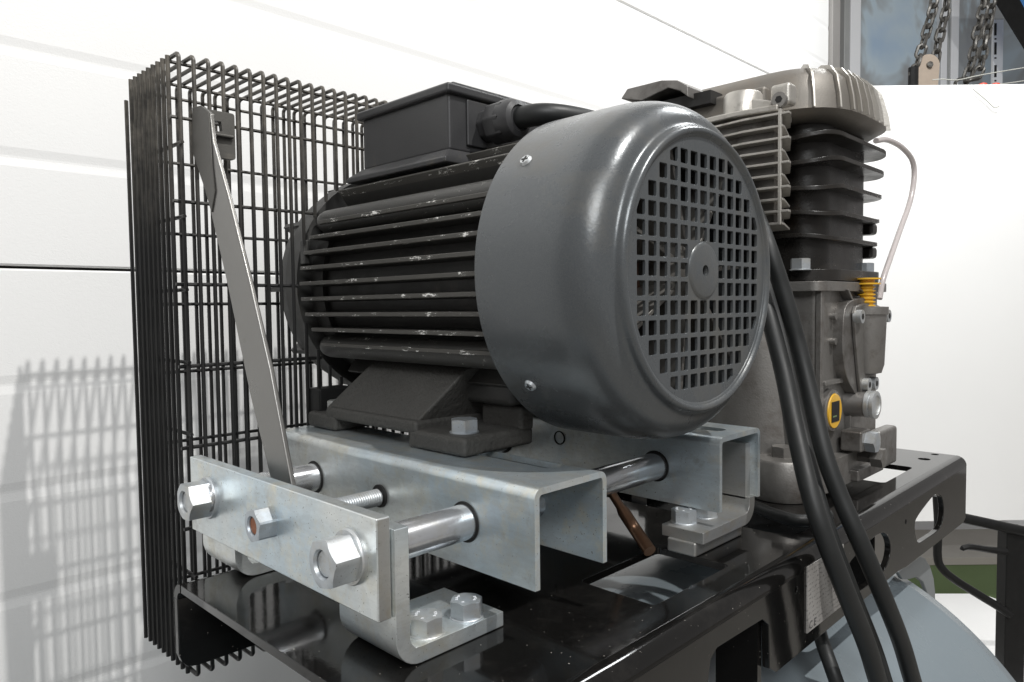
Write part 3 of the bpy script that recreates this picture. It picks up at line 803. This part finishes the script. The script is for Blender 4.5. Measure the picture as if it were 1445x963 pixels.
# ridge between feet under the housing
MB().box(-3.0, -2.0, AXY-.34, AXY+.34, .60, .70).build('belly', M['frame'], motor, bevel=.03)

# fan cover: spun sheet with a perforated face
Rc, Rg = .632, .483
XF = -1.333
prof = [(XR, Rc), (XF-.30, Rc)]
for k in range(1, 13):          # big shoulder radius
    a_ = radians(90*k/12*.80); prof.append((XF-.22+.165*sin(a_)-.08*(1-1), Rc-.115+.115*cos(a_)))
prof += [(XF-.035, Rg+.040), (XF-.030, Rg+.030), (XF-.012, Rg+.026), (XF-.001, Rg+.017), (XF, Rg+.008), (XF-.006, Rg), (XF-.016, Rg-.006)]
inner = [(p[0]-.008, p[1]-.012) for p in reversed(prof)]; inner[-1] = (XR, Rc-.012); inner[0] = (XF-.03, Rg-.006)
prof = [(XR, Rc), (XR+.1, Rc), (XF-.26, Rc)]
def bez(a, b, c_, d, n=10):
    return [tuple((1-t_)**3*a[i]+3*(1-t_)**2*t_*b[i]+3*(1-t_)*t_*t_*c_[i]+t_**3*d[i] for i in (0, 1)) for t_ in [k/n for k in range(1, n+1)]]
prof += bez((XF-.26, Rc), (XF-.13, Rc), (XF-.065, Rc-.035), (XF-.045, Rg+.058), 14)
prof += bez((XF-.045, Rg+.058), (XF-.040, Rg+.040), (XF-.036, Rg+.036), (XF-.026, Rg+.031), 4)
prof += bez((XF-.026, Rg+.031), (XF-.001, Rg+.029), (XF+.008, Rg+.008), (XF-.012, Rg-.001), 8)
inner = [(p[0]-.010, p[1]-.010) for p in reversed(prof)]; inner[-1] = (XR, Rc-.012)
cover = MB().lathe((0, AXY, AXZ), 0, prof+inner, 128, closed=True).build('fan_cover', M['cowl'], AC, ang=50, label='smooth grey enamelled fan cover with a square holed face')
def clip(poly, R):
    """square cut by the rim circle"""
    n = 64; out = poly
    for k in range(n):
        a_ = 2*pi*k/n; nx, ny = cos(a_), sin(a_); new = []
        for i in range(len(out)):
            p, q = out[i], out[(i+1) % len(out)]
            dp, dq = R-(p[0]*nx+p[1]*ny), R-(q[0]*nx+q[1]*ny)
            if dp >= 0: new.append(p)
            if dp*dq < 0:
                t_ = dp/(dp-dq); new.append((p[0]+(q[0]-p[0])*t_, p[1]+(q[1]-p[1])*t_))
        out = new
        if len(out) < 3: return None
    return out
pit = .0655; hs = .0232
holes = [[(AXY+.019*cos(2*pi*k/16), AXZ+.022*sin(2*pi*k/16)) for k in range(16)]]
for i in range(-6, 7):
    for j in range(-6, 7):
        if abs(i) <= 1 and abs(j) <= 1: continue
        cx, cy = i*pit, j*pit
        if i*i+j*j > 45: continue
        p = clip(rrect(cx-hs, cx+hs, cy-hs*1.06, cy+hs*1.06, .0045, 2), .455)
        if not p: continue
        ar = abs(sum(p[k][0]*p[(k+1) % len(p)][1]-p[(k+1) % len(p)][0]*p[k][1] for k in range(len(p))))/2
        if ar < .0006: continue
        holes.append([(AXY+q[0], AXZ+q[1]) for q in p])
MB().prism(circle(AXY, AXZ, Rg+.003, 96), 0, XF-.030, XF-.018, holes).build('grille', M['cowl'], cover, bevel=.0015, seg=1)
# pressed hub dimple
MB().lathe((0, AXY, AXZ), 0, [(XF-.019, .104), (XF-.014, .100), (XF-.010, .090), (XF-.010, .021), (XF-.03, .021)], 48, True).build('hub_dimple', M['cowl'], cover, ang=70)
for (px, py) in ((727, 222), (727, 547)):
    p = at(px, py, 1, 1.79)
    dz = p.z-AXZ; dy = -sqrt(Rc**2-dz*dz); n_ = Vector((0, dy, dz)).normalized(); c = Vector((-1.755, AXY, AXZ))+n_*Rc
    MB().cyl(c, c+n_*.010, .024, 18, r2=.019).build('screw', M['bolt'], cover)
    q = n_.cross(Vector((1, 0, 0))).normalized(); b_ = MB()
    for d1, d2 in ((q, Vector((1, 0, 0))), (Vector((1, 0, 0)), q)):
        a = [c+n_*.0085+d1*s1*.014+d2*s2*.003 for s1, s2 in ((-1,-1),(1,-1),(1,1),(-1,1))]
        b_.add(a+[v+n_*.003 for v in a], [(0,1,2,3),(7,6,5,4),(0,4,5,1),(1,5,6,2),(2,6,7,3),(3,7,4,0)])
    b_.build('screw_recess', M['dark'], cover)
# fan behind the grille and the inner end shield
m = MB().lathe((0, AXY, AXZ), 0, [(XF-.34, .03), (XF-.34, .14), (XF-.12, .10), (XF-.10, .03)], 32); fan = m.build('fan', M['fan'], AC)
for k in range(7):
    a_ = 2*pi*k/7+.3
    m = MB().box(XF-.34, XF-.07, -.008, .008, .10, .46); m.xf(Matrix.Translation((0, AXY, AXZ)) @ Matrix.Rotation(a_, 4, 'X')); m.build('blade', M['fan'], fan, bevel=.003)
MB().lathe((0, AXY, AXZ), 0, [(XF-.48, .02), (XF-.46, .30), (XF-.50, .46), (XF-.52, .60)], 48).build('rear_shield', M['alu_d'], AC)
MB().lathe((0, AXY, AXZ), 0, [(XF-.20, .02), (XF-.14, .030), (XF-.135, .001)], 20).build('shaft_end', M['copper'], fan)
MB().lathe((0, AXY, AXZ), 0, [(XF-.45, .17), (XF-.26, .16), (XF-.22, .12), (XF-.20, .05)], 40).build('bearing_cap', M['copper'], fan)

# terminal box
TB0, TB1, TY0, TY1 = -2.975, -2.342, 2.02, 2.60
tb_ = MB().box(TB0, TB1, TY0, TY1, 1.66, 1.90).build('terminal_box', M['box'], AC, bevel=.012, seg=3)
a = [(TB0-.07, TY0-.05, 1.60), (TB1+.03, TY0-.05, 1.60), (TB1+.03, TY1+.05, 1.60), (TB0-.07, TY1+.05, 1.60), (TB0-.075, TY0-.05, 1.622), (TB1+.03, TY0-.05, 1.622), (TB1+.03, TY1+.05, 1.622), (TB0-.075, TY1+.05, 1.622),
     (TB0, TY0-.004, 1.665), (TB1, TY0-.004, 1.665), (TB1, TY1, 1.665), (TB0, TY1, 1.665)]
MB().add(a, [(0,3,2,1),(0,1,5,4),(1,2,6,5),(2,3,7,6),(3,0,4,7),(4,5,9,8),(5,6,10,9),(6,7,11,10),(7,4,8,11),(8,9,10,11)]).build('base_flange', M['box'], tb_, bevel=.006)
MB().box(-2.95, -2.34, 2.05, 2.60, 1.50, 1.61).build('neck', M['frame'], tb_)
lid = MB().box(TB0-.022, TB1+.022, TY0-.022, TY1+.022, 1.893, 1.935).build('lid', M['box'], tb_, bevel=.012, seg=3)
MB().box(TB0+.005, TB1-.005, TY0+.03, TY1-.005, 1.93, 1.952).build('lid_panel', M['box'], tb_, bevel=.008)
gy, gz = 2.235, 1.79
MB().box(TB1-.002, TB1+.012, gy-.12, gy+.14, 1.69, 1.885).build('gland_pad', M['box'], tb_, bevel=.006)
m = MB().lathe((TB1+.01, gy, gz), 0, [(0, .075), (.05, .075), (.05, .092), (.14, .092), (.15, .086), (.175, .080), (.19, .062), (.19, .05)], 8, False)
m.build('gland_nut', M['box'], tb_, bevel=.008, seg=3, ang=30)
MB().lathe((TB1+.01, gy, gz), 0, [(.12, .089), (.165, .086), (.187, .076), (.197, .056), (.185, .046)], 40).build('gland_collar', M['box'], tb_)
cb_pts = [(TB1+.1, gy, gz), (-2.06, gy+.03, gz+.004), (-1.965, gy+.16, gz-.005), (-1.90, gy+.36, gz-.03), (-1.84, gy+.5, gz-.07), (-1.78, 2.88, 1.62), (-1.68, 3.05, 1.45), (-1.6, 3.12, 1.25), (-1.5, 3.13, 1.15)]
MB().tube(spline(cb_pts, 8), .046, 18).build('motor_cable', M['rubber'], AC)

KS = 1.0
# --- cables falling in front of the platform
def cable(lst, r, name='power_cable', mat='rubber'):
    pts = [at(x, y, 0, v) for x, y, v in lst]
    return MB().tube(spline(pts, 8), r, 20).build(name, M[mat], AC)
cable([(1045, 250, -1.75), (1066, 300, -1.6), (1083, 345, -1.47), (1106, 415, -1.40), (1127, 490, -1.34), (1145, 564, -1.27), (1163, 639, -1.19), (1185, 700, -1.12), (1214, 766, -1.04), (1243, 834, -.99), (1271, 905, -.96), (1292, 975, -.94), (1330, 1090, -.92)], .037)
cable([(1040, 330, -1.75), (1062, 385, -1.6), (1080, 430, -1.48), (1104, 520, -1.36), (1121, 602, -1.26), (1143, 695, -1.14), (1166, 765, -1.07), (1195, 840, -1.02), (1223, 910, -.99), (1243, 975, -.97), (1280, 1090, -.95)], .037)
cable([(1055, 330, -1.80), (1078, 390, -1.62), (1096, 450, -1.54), (1115, 530, -1.44), (1132, 612, -1.34), (1153, 700, -1.20), (1176, 770, -1.12), (1205, 845, -1.07), (1233, 915, -1.04), (1253, 978, -1.0), (1290, 1090, -1.0)], .034)
MB().tube(spline([at(1120, 800, 0, -1.35), at(1150, 870, 0, -1.30), at(1160, 905, 0, -1.2), at(1176, 950, 0, -1.12), at(1200, 1020, 0, -1.05)], 8), .030, 16).build('drain_hose', M['rubber'], AC)
MB().tube(spline([at(1040, 705, 2, .03), at(1065, 715, 2, .03), at(1095, 727, 2, .03), at(1130, 735, 2, .03), at(1170, 728, 2, .03)], 8), .028, 14).build('rubber_hose', M['rubber'], AC)

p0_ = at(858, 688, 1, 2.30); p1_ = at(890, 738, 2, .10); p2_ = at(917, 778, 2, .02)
MB().tube(spline([p0_, p1_, p2_], 6), [.010]+[.018]*3+[.026]*9, 14).build('brown_gleam_pipe', M['coppergleam'], AC, label='made-up copper brown pipe standing in for a gleam under the slide rails')  # pipe made up to stand in for a brown gleam on the platform
# ------------------------------------------------------------------ pump
PX1, PY0, PY1 = -1.47, 3.72, 4.60
# crankcase
cc = MB().prism(rrect(-2.55, PX1, PY0, PY1, .045, 5), 2, .12, 1.10).build('crankcase', M['alu'], AC, bevel=.01, ang=40)
MB().prism(rrect(-2.62, PX1+.06, PY0-.06, PY1+.10, .04, 4), 2, .04, .20).build('foot_flange', M['alu'], cc, bevel=.012)
MB().prism(rrect(-2.6, PX1+.035, PY0-.05, PY1+.07, .07, 5), 2, 1.06, 1.11).build('top_flange', M['alu'], cc, bevel=.01)
for (x, y) in ((-1.62, 3.63), (-2.45, 3.63)):
    MB().lathe((x, y, 0), 2, [(.003, .155), (.02, .16), (.19, .145), (.205, .135), (.21, .05)], 40).build('mounting_pad', M['alu'], cc)
    hexnut((x, y, .21), 2, 1, .10, .055, M['alu'], cc, 'bolt', False, washer=(.06, .004))
# half round barrel bulge on the side facing the motor
MB().lathe((-1.95, PY0+.25, 0), 2, [(.18, .40), (1.07, .33)], 48).build('side_bulge', M['alu'], cc, ang=50)
# ribs on the end face
def X(px, py, x=PX1): return at(px, py, 0, x)
for px, a_, b_ in ((1184, 398, 425), (1203, 398, 418)):
    p = X(px, a_); q = X(px+7, b_)
    MB().add([(PX1-.01, p.y-.01, 1.07), (PX1-.01, p.y+.01, 1.07), (PX1+.05, p.y+.01, 1.07), (PX1+.05, p.y-.01, 1.07),
              (PX1-.01, q.y-.01, q.z), (PX1-.01, q.y+.01, q.z), (PX1+.05, q.y+.01, q.z), (PX1+.05, q.y-.01, q.z)],
             [(0,1,2,3),(7,6,5,4),(0,4,5,1),(1,5,6,2),(2,6,7,3),(3,7,4,0)]).build('rib', M['alu'], cc, bevel=.004)
for z_ in (.93, .80): MB().cyl((PX1-.01, PY0+.14, z_), (PX1+.03, PY0+.14, z_), .018, 12).build('casting_pip', M['alu'], cc)
MB().box(PX1-.01, PX1+.030, 4.08, 4.10, .20, .40).build('rib', M['alu'], cc, bevel=.006)
MB().box(PX1-.01, PX1+.026, PY0+.02, PY0+.26, .575, .60).build('rib', M['alu'], cc, bevel=.006)
MB().box(PX1-.02, PX1+.012, PY0-.008, PY0+.03, .2, 1.08).build('corner_rib', M['alu'], cc, bevel=.006)
# raised breather housing: shield shaped cover with half round boss
p1 = X(1178, 440); p2 = X(1222, 430)
yc = 4.18
sh_ = [(yc-.28, .93), (yc-.22, 1.0), (yc-.05, 1.02), (yc+.12, 1.02), (yc+.18, .90), (yc+.16, .70), (yc+.08, .55), (yc-.02, .48), (yc-.12, .52), (yc-.24, .62), (yc-.29, .75)]
MB().prism(soft(sh_, 3), 0, PX1-.02, PX1+.055).build('breather_cover', M['alu_d'], cc, bevel=.012, seg=3, ang=40)
bx, by = PX1+.06, 4.22
MB().lathe((bx, by, 0), 2, [(.60, .02), (.615, .075), (.66, .088), (.93, .098), (.935, .106), (.975, .106), (.98, .02)], 40).build('breather_boss', M['alu'], cc, ang=40)
MB().prism(soft([(by-.20, .98), (by+.16, .98), (by+.18, .85), (by+.16, .70), (by+.06, .52), (by-.04, .46), (by-.12, .52), (by-.18, .72), (by-.21, .85)], 3), 0, PX1+.055, PX1+.075).build('gasket_plate', M['alu'], cc, bevel=.006)
for (px, py) in ((1212, 447), (1250, 446), (1222, 543), (1232, 541)):
    p = at(px, py, 0, PX1+.085); q = Vector((PX1+.085, p.y, p.z))
    MB().cyl(q-Vector((.02, 0, 0)), q+Vector((.02, 0, 0)), .036, 20).build('bolt', M['bolt'], cc)
    MB().cyl(q+Vector((.0, 0, 0)), q+Vector((.0215, 0, 0)), .017, 6).build('bolt_recess', M['dark'], cc)
# yellow ribbed filler cap
prof = [(0, .001), (0, .052)]
z = 0
for k in range(6): prof += [(z+.002, .052), (z+.006, .062), (z+.012, .062), (z+.016, .046), (z+.024, .046)]; z += .026
prof += [(z, .05), (z+.002, .095), (z+.012, .095), (z+.014, .055), (z+.035, .055), (z+.037, .098), (z+.047, .098), (z+.050, .02), (z+.050, .001)]
MB().lathe((PX1+.05, 4.235, .975), 2, [(h_*.78, r_*.74) for h_, r_ in prof], 32).build('filler_cap', M['yellow'], cc, label='yellow ribbed oil filler cap')
# oil label window with yellow ring
q = at(1176, 580, 0, PX1+.03)
MB().lathe((PX1, q.y, q.z), 0, [(-.02, .112), (.028, .112), (.034, .105), (.034, .090)], 40).build('oil_boss', M['alu_d'], cc)
MB().lathe((PX1, q.y, q.z), 0, [(.03, .001), (.03, .092), (.040, .088), (.040, .001)], 40).build('oil_sign', M['yellow'], cc, label='round yellow disc with a dark square window')
MB().box(PX1+.0395, PX1+.043, q.y-.052, q.y+.050, q.z-.055, q.z+.050).build('oil_window', M['dark'], cc)
MB().box(PX1+.042, PX1+.0445, q.y-.040, q.y+.010, q.z-.030, q.z-.022).build('oil_mark', M['green'], cc)
# sight glass on a stub
q = at(1238, 572, 0, PX1+.15)
def sx(l): return [(h_*.56, r_) for h_, r_ in l]
MB().lathe((PX1, q.y, q.z), 0, sx([(-.05, .085), (.10, .070), (.22, .066)]), 36).build('sight_stub', M['alu_d'], cc)
MB().lathe((PX1, q.y, q.z), 0, sx([(.17, .068), (.18, .075), (.215, .075), (.22, .068), (.230, .068), (.235, .075), (.262, .075), (.268, .067), (.268, .052), (.255, .050)]), 36).build('sight_ring', M['bolt'], cc)
MB().lathe((PX1, q.y, q.z), 0, sx([(.245, .001), (.252, .053), (.24, .056)]), 36).build('sight_lens', M['lens'], cc)
# foot corner block, drain plug
MB().box(PX1-.0, PX1+.075, 4.42, 4.72, .035, .26).build('foot_block', M['alu'], cc, bevel=.02, seg=3)
q = at(1216, 622, 0, PX1+.10)
MB().box(PX1+.02, PX1+.13, q.y-.09, q.y+.06, q.z-.05, q.z+.06).build('plug_boss', M['alu_d'], cc, bevel=.012)
hexnut((PX1+.13, q.y, q.z), 0, 1, .10, .05, M['bolt'], cc, 'drain_plug', False)
q = at(1240, 646, 0, PX1+.16)
MB().cyl((PX1+.0, q.y, q.z), (PX1+.15, q.y, q.z), .035, 6).build('bolt_shank', M['alu_d'], cc)
hexnut((PX1+.13, q.y, q.z), 0, 1, .095, .06, M['alu'], cc, 'bolt', False)
MB().box(PX1, PX1+.10, 4.0, 4.4, .045, .11).build('foot_lip', M['alu_d'], cc, bevel=.01)

# cylinder block with fins
def plan(ex, wav=0, x0=-2.40, x1=PX1-.02, y0=3.80, y1=4.62):
    x0 -= ex; x1 += ex; y0 -= ex; y1 += ex
    out = rrect(x0, x1, y0, y1, .16+ex*.5, 8)
    return out
cyl_ = MB().prism(plan(-.03), 2, 1.18, 1.94).build('cylinder_block', M['cylblack'], AC, ang=40, label='glossy black finned cylinder block')
MB().prism(plan(.045), 2, 1.115, 1.175).build('base_flange', M['cylblack'], cyl_, bevel=.012, ang=40)
for k, z in enumerate((1.345, 1.47, 1.60, 1.735, 1.86)):
    ex = .036+.009*k
    pl_ = plan(ex)
    # wavy rim as cast
    pl2 = []
    for (x, y) in pl_: pl2.append((x, y))
    m = MB().prism(pl2, 2, z-.011, z+.011)
    for i, v in enumerate(m.v):
        v.z += .010*sin(v.x*9+v.y*11+k)
    m.build('cooling_fin', M['cylblack'], cyl_, bevel=.009, seg=3, ang=40)
for (px, py) in ((1138, 370), (1225, 383)):
    p = at(px, py, 0, PX1-.0)
hexnut((-1.58, 3.74, 1.175), 2, 1, .09, .055, M['bolt'], cyl_, 'bolt', False, washer=(.055, .005))
hexnut((-1.52, 4.50, 1.175), 2, 1, .09, .055, M['bolt'], cyl_, 'bolt', False, washer=(.055, .005))
for z_ in (1.26, 1.40):
    MB().box(-1.60, -1.50, 4.56, 4.66, z_, z_+.07).build('stud_boss', M['cylblack'], cyl_, bevel=.02)

# head
hx1 = -1.42
def hplan(ex):
    out = []
    xc, yc_, a, b = -1.85, 4.19, .43+ex, .50+ex
    for k in range(25):
        t_ = radians(-90+180*k/24); c_, s_ = cos(t_), sin(t_)
        e_ = .62
        out.append((xc+a*abs(c_)**e_, yc_+b*(abs(s_)**e_)*(1 if s_ > 0 else -1)))
    out += [(-2.72-ex, yc_+b), (-2.72-ex, yc_-b)]
    return out
head = MB()
lv_ = [(1.945, -.03), (1.965, .0), (1.985, .035), (2.06, .025), (2.16, .0), (2.21, -.05), (2.235, -.12)]
vs = []; n = len(hplan(0))
for z, ex in lv_: vs += [(x, y, z) for x, y in hplan(ex)]
fs = [(k*n+i, k*n+(i+1) % n, (k+1)*n+(i+1) % n, (k+1)*n+i) for k in range(len(lv_)-1) for i in range(n)]
fs += [tuple(range(n-1, -1, -1)), tuple(range((len(lv_)-1)*n, len(lv_)*n))]
hd = head.add(vs, fs).build('cylinder_head', M['head'], AC, ang=60, label='dusty cast cylinder head with upright ribs round its end')
# upright ribs round the rounded end
def rib_at(t_deg):
    t_ = radians(t_deg); e_ = .62; c_, s_ = cos(t_), sin(t_); sg = 1 if s_ > 0 else -1
    vs = []; th_ = .0042
    base = []
    for z, ex in lv_[2:]:
        for out_ in (-.05, .022):
            a, b = .43+ex+out_, .50+ex+out_
            base.append((-1.85+a*abs(c_)**e_, 4.19+b*(abs(s_)**e_)*sg, z+(.012 if z > 2.2 and out_ > 0 else 0)))
    p0 = Vector(base[0]); p1 = Vector(base[1]); d = (p1-p0); d.z = 0; d.normalize(); q = Vector((-d.y, d.x, 0))*th_
    n_ = len(base)//2; V_ = []
    for b_ in base: V_ += [Vector(b_)-q, Vector(b_)+q]
    F_ = []
    for k in range(n_-1):
        i = k*4; j = i+4
        F_ += [(i+2, i+3, j+3, j+2), (i, j, j+1, i+1), (i, i+2, j+2, j), (i+1, j+1, j+3, i+3)]
    F_ += [(0, 1, 3, 2), ((n_-1)*4, (n_-1)*4+2, (n_-1)*4+3, (n_-1)*4+1)]
    MB().add(V_, F_).build('rib', M['alul'], hd)
for tdeg in (-53.5, -31.5, -18.5, -11, -4, -.6, 1.6, 5, 14, 30): rib_at(tdeg)
# brass plug on top, filter elbow at the far end
q = at(1088, 97, 1, 4.0)
MB().lathe((q.x, 4.0, 2.235), 2, [(0, .05), (.015, .05), (.015, .036), (.05, .034), (.055, .001)], 6).build('brass_plug', M['brass'], hd)
# hollow intake duct showing behind the fan cover
ds = [at(883, 142, 1, 3.55), at(892, 128, 1, 3.55), at(940, 116, 1, 3.55), at(962, 116, 1, 3.55), at(977, 124, 1, 3.55), at(978, 140, 1, 3.55), at(966, 131, 1, 3.55), at(950, 127, 1, 3.55), at(935, 134, 1, 3.55), at(912, 145, 1, 3.55)]
MB().prism([(p.x, p.z) for p in ds], 1, 3.50, 3.85).build('intake_cowl', M['alu_d'], hd, bevel=.006)
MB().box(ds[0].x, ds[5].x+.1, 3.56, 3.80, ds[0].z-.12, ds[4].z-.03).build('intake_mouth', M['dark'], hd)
# side flange and port boss of the head
MB().box(-2.3, -1.72, 3.62, 3.72, 2.0, 2.12).build('port_pad', M['head'], hd, bevel=.02, seg=3)

# finned discharge cooler in front of the cylinder
VY0, VY1 = 3.40, 3.72
fz = [1.383+.0577*k for k in range(10)]
vp = [(-1.54, VY0+.0), (-1.545, VY0+.035), (-1.62, VY1-.02), (-2.08, VY1), (-2.08, VY0+.12), (-2.03, VY0+.05), (-1.92, VY0+.01), (-1.72, VY0-.015)]
core = [(-1.59, VY0+.06), (-1.66, VY1), (-2.02, VY1), (-2.02, VY0+.14), (-1.95, VY0+.08), (-1.75, VY0+.05)]
vb = MB().prism(core, 2, 1.38, 1.98).build('discharge_cooler', M['alu_d'], AC, bevel=.006, label='finned cast aluminium valve cooler')
for k, z in enumerate(fz):
    e_ = .045 if k % 2 else .015
    pv = [(x+(e_ if x > -1.6 else 0), y) for x, y in vp]
    MB().prism(pv, 2, z-.006, z+.006).build('cooling_fin', M['alul'], vb, bevel=.002, seg=1)
MB().box(-1.548, -1.532, VY0-.004, VY0+.012, 1.375, 1.925).build('edge_strip', M['alul'], vb, bevel=.003)
MB().prism([(-1.56, VY0+.02), (-1.62, VY1), (-2.06, VY1), (-2.06, VY0+.1), (-1.95, VY0+.0), (-1.78, VY0-.01)], 2, 1.925, 1.955).build('cap_plate', M['alul'], vb, bevel=.008)
q = at(1042, 140, 1, VY0+.06)
MB().lathe((q.x, VY0+.11, 0), 2, [(1.94, .10), (2.05, .095), (2.065, .085), (2.07, .001)], 36).build('port_boss', M['alul'], vb)
q = at(1075, 150, 1, VY0+.06)
MB().prism([(-1.86, 1.95), (-1.60, 1.95), (-1.60, 1.985), (-1.72, 2.02), (-1.86, 2.05)], 1, VY0+.05, VY0+.13).build('cap_web', M['alul'], vb, bevel=.01)
q = at(1100, 141, 1, VY0+.04)
MB().box(q.x-.055, q.x+.045, VY0+.05, VY0+.14, 1.955, 2.06).build('lug', M['alul'], vb, bevel=.02, seg=3)
MB().cyl((q.x, VY0+.03, q.z), (q.x, VY0+.06, q.z), .036, 20).build('bolt', M['alu'], vb)
MB().cyl((q.x, VY0+.028, q.z), (q.x, VY0+.05, q.z), .018, 6).build('bolt_recess', M['dark'], vb)
# white pipe standing behind the fan cover, above the second channel
q0 = at(1042, 605, 0, -1.95); q1 = at(1050, 530, 0, -1.95)
MB().cyl((q0.x, q0.y, .02), (q0.x, q0.y, 1.2), .035, 20).build('riser_pipe', M['white2'], AC, label='pale painted riser pipe')

# clear breather hose
hp_ = [(1236, 199), (1252, 198), (1272, 208), (1287, 226), (1290, 250), (1284, 285), (1270, 325), (1256, 365), (1246, 395), (1241, 422)]
MB().tube(spline([at(x, y, 0, PX1+.08+.0*i) for i, (x, y) in enumerate(hp_)], 6), .0155, 12).build('breather_hose', M['clear'], AC, label='thin clear plastic breather hose')

scene.render.resolution_x = 1024; scene.render.resolution_y = 682
